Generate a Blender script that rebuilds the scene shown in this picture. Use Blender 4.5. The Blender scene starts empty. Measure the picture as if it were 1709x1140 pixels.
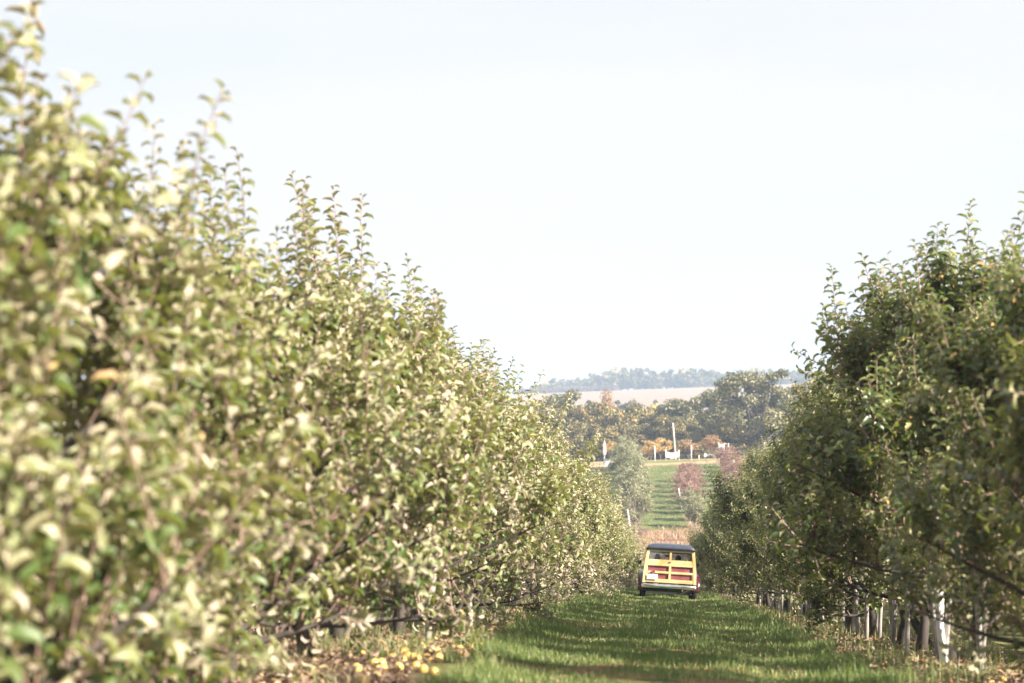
import bpy, bmesh, math, random
import numpy as np
from mathutils import Vector, Matrix

random.seed(7)
R = math.radians
sc = bpy.context.scene

# ------------------------------------------------------------------ camera
# world: the eye is at z = 0, +Y runs down the orchard lane, metres
cd = bpy.data.cameras.new('camera')
cam = bpy.data.objects.new('camera', cd)
sc.collection.objects.link(cam)
sc.camera = cam
cd.lens = 85.0
cd.sensor_width = 36.0
cd.clip_start = 0.1
cd.clip_end = 9000
cam.location = (0, 0, 0)
cam.rotation_euler = (R(90 + 1.56), 0, R(3.62))
cd.dof.use_dof = True
cd.dof.focus_distance = 40.0
cd.dof.aperture_fstop = 3.1

# ------------------------------------------------------------------ light
SUN_EL = R(31)
SUN_AZ = math.atan2(0.90, -0.44)          # clockwise from +Y: to the right and behind the camera
sd = Vector((math.sin(SUN_AZ) * math.cos(SUN_EL), math.cos(SUN_AZ) * math.cos(SUN_EL), math.sin(SUN_EL)))
ld = bpy.data.lights.new('sun', 'SUN')
ld.energy = 5.0
ld.angle = R(0.6)
ld.color = (1.0, 0.90, 0.76)
sun = bpy.data.objects.new('sun', ld)
sc.collection.objects.link(sun)
sun.rotation_euler = sd.to_track_quat('Z', 'Y').to_euler()

w = bpy.data.worlds.new('World')
sc.world = w
w.use_nodes = True
nt = w.node_tree
nt.nodes.clear()
N = nt.nodes.new
L = nt.links.new
out = N('ShaderNodeOutputWorld')
bg = N('ShaderNodeBackground')
sky = N('ShaderNodeTexSky')
sky.sky_type = 'NISHITA'
sky.sun_disc = False
sky.sun_elevation = SUN_EL
sky.sun_rotation = SUN_AZ
sky.dust_density = 2.5
sky.air_density = 1.0
tc = N('ShaderNodeTexCoord')
mp = N('ShaderNodeMapping')
mp.inputs['Scale'].default_value = (0.9, 0.9, 5.0)
mp.inputs['Rotation'].default_value = (0.10, -0.12, 0)
nz = N('ShaderNodeTexNoise')
nz.inputs['Scale'].default_value = 2.1
nz.inputs['Detail'].default_value = 4
nz.inputs['Roughness'].default_value = 0.5
rp = N('ShaderNodeMapRange')
rp.inputs['From Min'].default_value = 0.36
rp.inputs['From Max'].default_value = 0.60
rp.inputs['To Min'].default_value = 0.72
rp.inputs['To Max'].default_value = 1.0
mx = N('ShaderNodeMix')
mx.data_type = 'RGBA'
mx.inputs['B'].default_value = (4.72, 4.70, 4.92, 1)   # thin high cloud veil
L(tc.outputs['Generated'], mp.inputs['Vector'])
L(mp.outputs['Vector'], nz.inputs['Vector'])
L(nz.outputs['Fac'], rp.inputs['Value'])
L(rp.outputs['Result'], mx.inputs['Factor'])
L(sky.outputs['Color'], mx.inputs['A'])
L(mx.outputs['Result'], bg.inputs['Color'])
bg.inputs['Strength'].default_value = 0.061
L(bg.outputs[0], out.inputs['Surface'])

vs = sc.view_settings
vs.view_transform = 'Standard'
vs.look = 'None'
vs.exposure = 1.72
vs.gamma = 1.0
vs.use_curve_mapping = False
sc.cycles.use_denoising = True
sc.cycles.max_bounces = 6
sc.cycles.transparent_max_bounces = 12
sc.cycles.diffuse_bounces = 2
sc.cycles.glossy_bounces = 2
sc.cycles.transmission_bounces = 4
sc.cycles.volume_bounces = 0
sc.cycles.sample_clamp_indirect = 4

# ------------------------------------------------------------------ helpers
def link(o, parent=None):
    sc.collection.objects.link(o)
    if parent is not None:
        o.parent = parent
    return o

def tag(o, label=None, cat=None, group=None, kind=None):
    if label: o['label'] = label
    if cat: o['category'] = cat
    if group: o['group'] = group
    if kind: o['kind'] = kind
    return o

def empty(name, loc=(0, 0, 0), rot=(0, 0, 0), scale=1.0):
    o = bpy.data.objects.new(name, None)
    o.location = loc
    o.rotation_euler = rot
    o.scale = (scale,) * 3 if isinstance(scale, (int, float)) else scale
    o.empty_display_size = 0.2
    return link(o)

def np_mesh(name, V, counts, idx, mats, rnd=None, col=None, smooth=False, mat_idx=None):
    """V (n,3); counts per face; idx flat vertex indices"""
    me = bpy.data.meshes.new(name)
    V = np.ascontiguousarray(V, dtype=np.float32)
    counts = np.asarray(counts, dtype=np.int32)
    idx = np.asarray(idx, dtype=np.int32)
    me.vertices.add(len(V))
    me.vertices.foreach_set('co', V.ravel())
    me.loops.add(len(idx))
    me.loops.foreach_set('vertex_index', idx)
    me.polygons.add(len(counts))
    st = np.concatenate(([0], np.cumsum(counts)[:-1])).astype(np.int32)
    me.polygons.foreach_set('loop_start', st)
    me.polygons.foreach_set('loop_total', counts)
    if mat_idx is not None:
        me.polygons.foreach_set('material_index', np.asarray(mat_idx, dtype=np.int32))
    if rnd is not None:
        a = me.attributes.new('rnd', 'FLOAT', 'POINT')
        a.data.foreach_set('value', np.asarray(rnd, dtype=np.float32))
    if col is not None:
        a = me.attributes.new('tint', 'FLOAT_COLOR', 'POINT')
        c = np.ones((len(V), 4), dtype=np.float32)
        c[:, :3] = col
        a.data.foreach_set('color', c.ravel())
    me.update(calc_edges=True)
    me.validate()
    if smooth:
        me.polygons.foreach_set('use_smooth', np.ones(len(me.polygons), dtype=bool))
    for m in (mats if isinstance(mats, (list, tuple)) else [mats]):
        me.materials.append(m)
    return me

def obj(name, me, parent=None):
    return link(bpy.data.objects.new(name, me), parent)

def nrm(v):
    return v / np.maximum(np.linalg.norm(v, axis=-1, keepdims=True), 1e-9)

class Geo:
    """collects tubes as quads"""
    def __init__(s):
        s.V = []; s.F = []; s.n = 0
    def tube(s, P, rad, k=6, cap=True):
        P = np.asarray(P, float)
        rad = np.broadcast_to(np.asarray(rad, float), (len(P),))
        T = nrm(np.gradient(P, axis=0))
        up = np.array([0.13, 0.21, 0.97]) if abs(T[0, 2]) < 0.9 else np.array([1.0, 0.1, 0.0])
        A = nrm(np.cross(T, up)); B = np.cross(T, A)
        a = np.arange(k) * 2 * np.pi / k
        ring = P[:, None] + rad[:, None, None] * (np.cos(a)[None, :, None] * A[:, None] + np.sin(a)[None, :, None] * B[:, None])
        s.V.append(ring.reshape(-1, 3))
        m = len(P)
        i = np.arange(m - 1)[:, None] * k
        j = np.arange(k)[None]
        j2 = (j + 1) % k
        q = np.stack([i + j, i + j2, i + k + j2, i + k + j], -1).reshape(-1, 4) + s.n
        s.F += q.tolist()
        if cap:
            s.F.append([s.n + (m - 1) * k + t for t in range(k)])
            s.F.append([s.n + k - 1 - t for t in range(k)])
        s.n += m * k
    def mesh(s, name, mat, smooth=True):
        V = np.concatenate(s.V)
        return np_mesh(name, V, [len(f) for f in s.F], [i for f in s.F for i in f], mat, smooth=smooth)

# value noise, smooth, tileable enough
def vnoise(x, y, seed=0, scale=1.0):
    x = np.asarray(x, float) / scale; y = np.asarray(y, float) / scale
    xi = np.floor(x).astype(np.int64); yi = np.floor(y).astype(np.int64)
    fx = x - xi; fy = y - yi
    fx = fx * fx * (3 - 2 * fx); fy = fy * fy * (3 - 2 * fy)
    def h(a, b):
        n = (a * 374761393 + b * 668265263 + seed * 144665) & 0xffffffff
        n = ((n ^ (n >> 13)) * 1274126177) & 0xffffffff
        return ((n ^ (n >> 16)) & 0xffff) / 65535.0
    return (h(xi, yi) * (1 - fx) + h(xi + 1, yi) * fx) * (1 - fy) + (h(xi, yi + 1) * (1 - fx) + h(xi + 1, yi + 1) * fx) * fy

# ------------------------------------------------------------------ terrain height
PY = [-60, 0, 8, 15, 18, 31, 42.5, 75, 88, 96, 110, 130, 150, 168, 180, 200, 225, 250, 262, 280, 310, 360, 420, 600, 700, 800, 1050, 1400, 1520, 1700, 2400, 7000]
PZ = [-1.3, -1.45, -1.5, -1.72, -1.9, -2.83, -3.6, -5.93, -6.76, -7.28, -9.3, -12.4, -13.2, -12.4, -11.1, -10.1, -8.0, -5.95, -5.7, -6.0, -8.5, -12, -12.5, -9, -6.5, -4, 2.6, 10.4, 12.0, 12.0, 0, -40]
def zc(y):
    y = np.asarray(y, float)
    s = 0
    for d, wgt in ((-1, .25), (0, .5), (1, .25)):
        s = s + wgt * np.interp(y + d * np.clip(np.abs(y) * 0.03, 1, 30), PY, PZ)
    return s
def zg(x, y):
    x = np.asarray(x, float); y = np.asarray(y, float)
    near = np.clip((130 - y) / 30, 0, 1)
    z = zc(y) - 0.056 * 7 * np.tanh(x / 7) * near
    far = np.clip((y - 185) / 60, 0, 1) * np.clip((500 - y) / 100, 0, 1)
    z = z + 0.030 * np.clip(x, -60, 60) * far
    vf = np.clip((y - 700) / 500, 0, 1)
    z = z + 0.036 * np.clip(x, -220, 160) * vf
    return z
def zgf(x, y):
    return float(zg(x, y))

# ------------------------------------------------------------------ materials
def mat(name):
    m = bpy.data.materials.new(name)
    m.use_nodes = True
    return m, m.node_tree, m.node_tree.nodes['Principled BSDF']

def ramp(nt, stops, interp='LINEAR'):
    r = nt.nodes.new('ShaderNodeValToRGB')
    r.color_ramp.interpolation = interp
    e = r.color_ramp.elements
    e[0].position, e[0].color = stops[0][0], (*stops[0][1], 1)
    e[1].position, e[1].color = stops[-1][0], (*stops[-1][1], 1)
    for p, c in stops[1:-1]:
        n = e.new(p); n.color = (*c, 1)
    return r

def leaf_mat(name, stops, under, trans=0.3, tcol=(0.28, 0.34, 0.06), rough=0.42, spec=0.5, objvar=0.12):
    m, nt, b = mat(name)
    at = nt.nodes.new('ShaderNodeAttribute'); at.attribute_name = 'rnd'
    r = ramp(nt, stops)
    nt.links.new(at.outputs['Fac'], r.inputs['Fac'])
    oi = nt.nodes.new('ShaderNodeObjectInfo')
    mr = nt.nodes.new('ShaderNodeMapRange')
    mr.inputs['To Min'].default_value = 1 - objvar; mr.inputs['To Max'].default_value = 1 + objvar
    nt.links.new(oi.outputs['Random'], mr.inputs['Value'])
    hs = nt.nodes.new('ShaderNodeHueSaturation')
    nt.links.new(mr.outputs['Result'], hs.inputs['Value'])
    nt.links.new(r.outputs['Color'], hs.inputs['Color'])
    geo = nt.nodes.new('ShaderNodeNewGeometry')
    mixu = nt.nodes.new('ShaderNodeMix'); mixu.data_type = 'RGBA'
    mixu.inputs['B'].default_value = (*under, 1)
    ub = nt.nodes.new('ShaderNodeMath'); ub.operation = 'MULTIPLY'; ur = nt.nodes.new('ShaderNodeMapRange'); ur.inputs['To Min'].default_value = .35; ur.inputs['To Max'].default_value = 1.15
    nt.links.new(at.outputs['Fac'], ur.inputs['Value']); nt.links.new(ur.outputs['Result'], ub.inputs[1])
    nt.links.new(geo.outputs['Backfacing'], ub.inputs[0])
    nt.links.new(ub.outputs[0], mixu.inputs['Factor'])
    nt.links.new(hs.outputs['Color'], mixu.inputs['A'])
    nt.links.new(mixu.outputs['Result'], b.inputs['Base Color'])
    b.inputs['Roughness'].default_value = rough
    b.inputs['Specular IOR Level'].default_value = spec
    tr = nt.nodes.new('ShaderNodeBsdfTranslucent')
    tm = nt.nodes.new('ShaderNodeMix'); tm.data_type = 'RGBA'; tm.blend_type = 'MULTIPLY'
    tm.inputs['Factor'].default_value = 0.0
    tm.inputs['A'].default_value = (*tcol, 1)
    nt.links.new(tm.outputs['Result'], tr.inputs['Color'])
    ms = nt.nodes.new('ShaderNodeMixShader'); ms.inputs[0].default_value = trans
    o = nt.nodes['Material Output']
    nt.links.new(b.outputs[0], ms.inputs[1]); nt.links.new(tr.outputs[0], ms.inputs[2])
    nt.links.new(ms.outputs[0], o.inputs['Surface'])
    return m

def noise_mat(name, c1, c2, scale=8, rough=0.8, bump=0.0, detail=4, stretch=None, spec=0.3, metallic=0.0, objrand=False):
    m, nt, b = mat(name)
    tc = nt.nodes.new('ShaderNodeTexCoord')
    v = tc.outputs['Object']
    if stretch:
        mp = nt.nodes.new('ShaderNodeMapping'); mp.inputs['Scale'].default_value = stretch
        nt.links.new(v, mp.inputs['Vector']); v = mp.outputs['Vector']
    n = nt.nodes.new('ShaderNodeTexNoise'); n.inputs['Scale'].default_value = scale; n.inputs['Detail'].default_value = detail
    nt.links.new(v, n.inputs['Vector'])
    r = ramp(nt, [(0.3, c1), (0.7, c2)])
    nt.links.new(n.outputs['Fac'], r.inputs['Fac'])
    nt.links.new(r.outputs['Color'], b.inputs['Base Color'])
    b.inputs['Roughness'].default_value = rough
    b.inputs['Specular IOR Level'].default_value = spec
    b.inputs['Metallic'].default_value = metallic
    if bump:
        bp = nt.nodes.new('ShaderNodeBump'); bp.inputs['Strength'].default_value = bump; bp.inputs['Distance'].default_value = 0.01
        nt.links.new(n.outputs['Fac'], bp.inputs['Height']); nt.links.new(bp.outputs[0], b.inputs['Normal'])
    return m

M = {}
G1 = [(0.0, (0.012, 0.026, 0.008)), (0.42, (0.036, 0.058, 0.016)), (0.65, (0.115, 0.14, 0.04)), (0.93, (0.42, 0.38, 0.19)), (0.97, (0.42, 0.34, 0.08)), (1.0, (0.50, 0.30, 0.12))]  # right row leaves: its shade and sunlit flecks are put into the colour
G2 = [(0.0, (0.022, 0.05, 0.012)), (0.27, (0.08, 0.125, 0.032)), (0.5, (0.28, 0.275, 0.15)), (0.75, (0.42, 0.365, 0.27)), (0.93, (0.52, 0.43, 0.35)), (0.97, (0.50, 0.40, 0.14)), (1.0, (0.50, 0.32, 0.18))]  # left row leaves: sun glare is put into the paler colour
M['leaf_left'] = leaf_mat('apple leaf with painted sunlight', G2, (0.60, 0.49, 0.40), 0.20, (0.34, 0.42, 0.05), 0.46, 0.5)
M['leaf_right'] = leaf_mat('apple leaf with painted shade', G1, (0.48, 0.45, 0.29), 0.17, (0.46, 0.56, 0.09), 0.38, 0.55)
M['leaf_pear'] = leaf_mat('grey green leaf', [(0, (0.10, 0.13, 0.07)), (0.6, (0.27, 0.265, 0.15)), (1, (0.40, 0.36, 0.21))], (0.40, 0.38, 0.25), 0.25, (0.25, 0.27, 0.1), 0.5)
M['leaf_red'] = leaf_mat('reddish brown leaf', [(0, (0.09, 0.035, 0.03)), (0.5, (0.27, 0.165, 0.135)), (0.85, (0.40, 0.29, 0.23)), (1, (0.46, 0.32, 0.2))], (0.40, 0.28, 0.22), 0.25, (0.35, 0.12, 0.08), 0.5)
M['leaf_gold'] = leaf_mat('golden autumn leaf', [(0, (0.30, 0.20, 0.08)), (0.5, (0.50, 0.36, 0.15)), (1, (0.60, 0.48, 0.22))], (0.5, 0.36, 0.18), 0.3, (0.5, 0.3, 0.06), 0.55)
M['leaf_yellow'] = leaf_mat('bright yellow leaf', [(0, (0.45, 0.33, 0.10)), (1, (0.75, 0.62, 0.24))], (0.6, 0.5, 0.25), 0.3, (0.6, 0.45, 0.1), 0.55)
M['leaf_orange'] = leaf_mat('orange autumn leaf', [(0, (0.24, 0.16, 0.09)), (0.6, (0.38, 0.29, 0.18)), (1, (0.50, 0.42, 0.27))], (0.45, 0.25, 0.1), 0.3, (0.5, 0.2, 0.03), 0.55)
M['leaf_oak'] = leaf_mat('oak leaf in autumn', [(0, (0.05, 0.05, 0.02)), (0.35, (0.14, 0.125, 0.045)), (0.7, (0.32, 0.25, 0.10)), (0.92, (0.44, 0.30, 0.12)), (1, (0.44, 0.20, 0.06))], (0.26, 0.24, 0.13), 0.2, (0.2, 0.18, 0.05), 0.5)
M['leaf_olive'] = leaf_mat('olive oak leaf', [(0, (0.05, 0.055, 0.025)), (0.5, (0.15, 0.145, 0.065)), (1, (0.34, 0.29, 0.14))], (0.27, 0.26, 0.16), 0.2, (0.18, 0.2, 0.06), 0.5)
M['leaf_far'] = leaf_mat('far wood leaf', [(0, (0.05, 0.055, 0.03)), (0.5, (0.16, 0.14, 0.06)), (1, (0.36, 0.26, 0.12))], (0.2, 0.19, 0.1), 0.15, (0.2, 0.18, 0.05), 0.6, objvar=0.3)
M['leaf_plum'] = leaf_mat('dull purple scrub leaf', [(0, (0.10, 0.06, 0.06)), (1, (0.24, 0.15, 0.14))], (0.2, 0.14, 0.13), 0.15, (0.2, 0.1, 0.08), 0.6)
M['bark'] = noise_mat('apple bark', (0.10, 0.075, 0.065), (0.26, 0.21, 0.19), 14, 0.85, 0.6, stretch=(1, 1, 0.3))
M['bark_dark'] = noise_mat('dark bark', (0.035, 0.03, 0.028), (0.10, 0.085, 0.075), 10, 0.9, 0.5, stretch=(1, 1, 0.3))
M['twig'] = noise_mat('reddish twig bark', (0.20, 0.12, 0.10), (0.36, 0.25, 0.22), 20, 0.7)
M['grey_wood'] = noise_mat('weathered stake wood', (0.20, 0.185, 0.175), (0.50, 0.46, 0.43), 12, 0.85, 0.6, stretch=(4, 4, 0.35))
M['white_plastic'] = noise_mat('white plastic', (0.70, 0.72, 0.72), (0.84, 0.85, 0.85), 6, 0.45)
M['white_cloth'] = noise_mat('white cloth', (0.74, 0.74, 0.74), (0.86, 0.86, 0.86), 4, 0.8)
M['pole_wood'] = noise_mat('bleached pole wood', (0.48, 0.42, 0.36), (0.70, 0.63, 0.56), 6, 0.8, stretch=(3, 3, 0.2))

# ground material : real surface colours come with the vertices, small scale break up from noise
def ground_mat():
    m, nt, b = mat('orchard ground')
    at = nt.nodes.new('ShaderNodeAttribute'); at.attribute_name = 'tint'
    tc = nt.nodes.new('ShaderNodeTexCoord')
    n1 = nt.nodes.new('ShaderNodeTexNoise'); n1.inputs['Scale'].default_value = 9; n1.inputs['Detail'].default_value = 6; n1.inputs['Roughness'].default_value = 0.7
    n2 = nt.nodes.new('ShaderNodeTexNoise'); n2.inputs['Scale'].default_value = 0.6; n2.inputs['Detail'].default_value = 5; n2.inputs['Roughness'].default_value = 0.65
    nt.links.new(tc.outputs['Object'], n1.inputs['Vector']); nt.links.new(tc.outputs['Object'], n2.inputs['Vector'])
    r1 = ramp(nt, [(0.25, (0.45, 0.45, 0.45)), (0.75, (1.5, 1.5, 1.5))])
    r2 = ramp(nt, [(0.3, (0.75, 0.8, 0.8)), (0.7, (1.25, 1.18, 1.1))])
    nt.links.new(n1.outputs['Fac'], r1.inputs['Fac']); nt.links.new(n2.outputs['Fac'], r2.inputs['Fac'])
    a = nt.nodes.new('ShaderNodeMix'); a.data_type = 'RGBA'; a.blend_type = 'MULTIPLY'; a.inputs['Factor'].default_value = 1
    c = nt.nodes.new('ShaderNodeMix'); c.data_type = 'RGBA'; c.blend_type = 'MULTIPLY'; c.inputs['Factor'].default_value = 1
    nt.links.new(at.outputs['Color'], a.inputs['A']); nt.links.new(r1.outputs['Color'], a.inputs['B'])
    nt.links.new(a.outputs['Result'], c.inputs['A']); nt.links.new(r2.outputs['Color'], c.inputs['B'])
    nt.links.new(c.outputs['Result'], b.inputs['Base Color'])
    b.inputs['Roughness'].default_value = 0.95
    b.inputs['Specular IOR Level'].default_value = 0.1
    bp = nt.nodes.new('ShaderNodeBump'); bp.inputs['Strength'].default_value = 0.8; bp.inputs['Distance'].default_value = 0.05
    nt.links.new(n1.outputs['Fac'], bp.inputs['Height']); nt.links.new(bp.outputs[0], b.inputs['Normal'])
    return m
M['ground'] = ground_mat()

# ------------------------------------------------------------------ ground sheet
LX, RX = -2.35, 2.6            # tree rows either side of the lane
def lane_half(y, x=-1.0):              # where the mown grass ends, with a ragged edge
    return 1.42 + np.where(np.asarray(x) < 0, .50, .12) * np.clip((np.asarray(y) - 15) / 30, 0, 1)
def build_ground():
    ys = np.concatenate([np.arange(-40, 12, 2.0), np.arange(12, 40, 0.16), np.arange(40, 100, 0.3), np.arange(100, 180, 1.0), np.arange(180, 290, 0.7),
                         np.arange(290, 420, 6), np.arange(420, 1100, 25), np.arange(1100, 2000, 20), np.linspace(2000, 7000, 25)])
    xs0 = np.concatenate([np.arange(0, 9, 0.16), np.arange(9, 20, 0.6), np.arange(20, 60, 4), np.arange(60, 400, 20), np.geomspace(400, 5000, 14)])
    xs = np.concatenate([-xs0[:0:-1], xs0])
    X, Y = np.meshgrid(xs, ys)
    Z = zg(X, Y)
    near = np.clip((110 - Y) / 20, 0, 1)
    bump = 0.05 * (vnoise(X, Y, 1, 0.5) - .5) + 0.05 * (vnoise(X, Y, 2, 1.4) - .5)
    Z = Z + bump * np.where(Y < 110, near, 0) * (np.abs(X) < 9)
    # wheel tracks pressed into the lane
    Z = Z - 0.035 * near * (np.exp(-((np.abs(X) - 0.75) / 0.22) ** 2))
    col = np.zeros(X.shape + (3,))
    def put(mask, c):
        mask = np.clip(mask, 0, 1)[..., None]
        col[:] = col * (1 - mask) + np.array(c) * mask
    put(np.ones_like(X), (0.16, 0.15, 0.07))
    nse = vnoise(X, Y, 3, 0.6) * .6 + vnoise(X, Y, 4, 0.2) * .4
    grass = np.clip((lane_half(Y, X) - np.abs(X - .09) + (nse - .5) * 0.6) / 0.15, 0, 1)
    soil = (1 - grass) * (Y < 150)
    # soil strips below each row, dry grass lanes between the other rows
    per = np.abs(((X - RX + 2.475) % 4.95) - 2.475)
    strip = np.clip((1.05 - per + (nse - .5) * .4) / .2, 0, 1)
    put((Y < 150) * 1.0, (0.085, 0.115, 0.035))
    put(soil * strip, (0.105, 0.075, 0.058))
    put(soil * (1 - strip), (0.15, 0.15, 0.06))
    bare = np.clip((vnoise(X, Y, 8, 0.9) - .60) / .1, 0, 1) * grass * (Y < 130) * (np.abs(np.abs(X) - .7) < .7)
    put(bare, (0.24, 0.14, 0.075))
    # beyond the crest: rough brown slope, then the mown strips of the far orchard
    br = np.clip((Y - 135) / 10, 0, 1)
    put(br, (0.30, 0.19, 0.13))
    put(br * np.clip((vnoise(X, Y, 9, 1.6) - .5) / .15, 0, 1), (0.22, 0.20, 0.09))
    put(br * np.clip((vnoise(X, Y, 10, 2.4) - .62) / .1, 0, 1), (0.17, 0.09, 0.08))
    hy = np.clip((Y - 199 + (nse - .5) * 5) / 2, 0, 1) * np.clip((251 - Y + (nse - .5) * 4 + X * .3) / 2, 0, 1)
    put(hy, (0.14, 0.165, 0.07))
    put(hy * np.clip((vnoise(X, Y, 61, 1.3) - .58) / .12, 0, 1) * .7, (0.25, 0.22, 0.11))
    for r0, r1 in FAR_ROWS:
        cx = r0 + (r1 - r0) * (Y - 200) / 50
        put(hy * np.clip((0.75 - np.abs(X - cx) + (nse - .5) * .5) / .25, 0, 1), (0.26, 0.18, 0.13))
    top = np.clip((Y - 251 - X * .3 + (nse - .5) * 4) / 2, 0, 1)
    put(top, (0.40, 0.29, 0.20))
    put(top * np.clip((vnoise(X / 3, Y, 12, 2.5) - .6) / .1, 0, 1), (0.17, 0.20, 0.07))
    put(np.clip((Y - 285) / 20, 0, 1), (0.16, 0.13, 0.06))
    put(np.clip((Y - 700) / 100, 0, 1), (0.31, 0.245, 0.195))
    put(np.clip((vnoise(X * .15, Y, 62, 22) - .5) / .2, 0, 1) * (Y > 800) * .35, (0.22, 0.175, 0.15))
    st = (vnoise(X * .03, Y, 21, 28) > .62) * (Y > 800)
    put(st * .35, (0.27, 0.23, 0.15))
    put(np.clip((Y - 1480) / 40, 0, 1), (0.13, 0.12, 0.06))
    ny, nx = X.shape
    V = np.stack([X, Y, Z], -1).reshape(-1, 3)
    i = (np.arange(ny - 1)[:, None] * nx + np.arange(nx - 1)[None]).ravel()
    q = np.stack([i, i + 1, i + nx + 1, i + nx], -1)
    me = np_mesh('ground', V, np.full(len(q), 4), q.ravel(), M['ground'], col=col.reshape(-1, 3), smooth=True)
    o = obj('ground', me)
    tag(o, 'long grassy slope with soil strips, brown hollow and pale far field', 'ground', kind='structure')
FAR_ROWS = [(-2.6, -4.0), (2.4, 2.0), (7.0, 6.0), (-8.0, -9.5)]
build_ground()

# ------------------------------------------------------------------ leaves
def leaf_batch(P, D, Uv, ln, wd, curl, rng, fold=0.5):
    """P base points, D direction, Uv approximate upper side; returns V (n,8,3)"""
    n = len(P)
    D = nrm(D)
    S = nrm(np.cross(D, Uv)); U = np.cross(S, D)
    ln = ln[:, None]; wd = wd[:, None]; cu = curl[:, None]
    def at(t):
        # arch: direction bends away from U
        a = cu * t
        sx = np.where(np.abs(cu) > 1e-3, np.sin(a) / cu, t)
        sy = np.where(np.abs(cu) > 1e-3, (1 - np.cos(a)) / cu, 0)
        return P + ln * (sx * D - sy * U)
    def up(t):
        a = cu * t
        return np.cos(a) * U + np.sin(a) * D
    c0 = at(0.0); c1 = at(0.35); c2 = at(0.72); c3 = at(1.0)
    f = fold
    V = np.stack([c0,
                  c1 - wd * .5 * S + wd * f * .5 * up(.35), c1, c1 + wd * .5 * S + wd * f * .5 * up(.35),
                  c2 - wd * .36 * S + wd * f * .36 * up(.72), c2, c2 + wd * .36 * S + wd * f * .36 * up(.72),
                  c3], 1)
    return V
LEAF_F = [(0, 2, 1), (0, 3, 2), (1, 2, 5, 4), (2, 3, 6, 5), (4, 5, 7), (5, 6, 7)]
LEAF_C = np.array([len(f) for f in LEAF_F]); LEAF_I = np.array([i for f in LEAF_F for i in f])
def leaf_mesh(name, V, rnd, m):
    n = len(V)
    return np_mesh(name, V.reshape(-1, 3), np.tile(LEAF_C, n), (LEAF_I[None] + 8 * np.arange(n)[:, None]).ravel(), m, rnd=np.repeat(rnd, 8), smooth=True)

def bend(p0, d, length, steps, rng, lift=0.0, wob=0.12):
    P = [np.array(p0, float)]
    d = np.array(d, float); d /= np.linalg.norm(d)
    for i in range(steps):
        d = d + np.array([rng.normal(0, wob), rng.normal(0, wob), lift])
        d /= np.linalg.norm(d)
        P.append(P[-1] + d * length / steps)
    return np.array(P)

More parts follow.
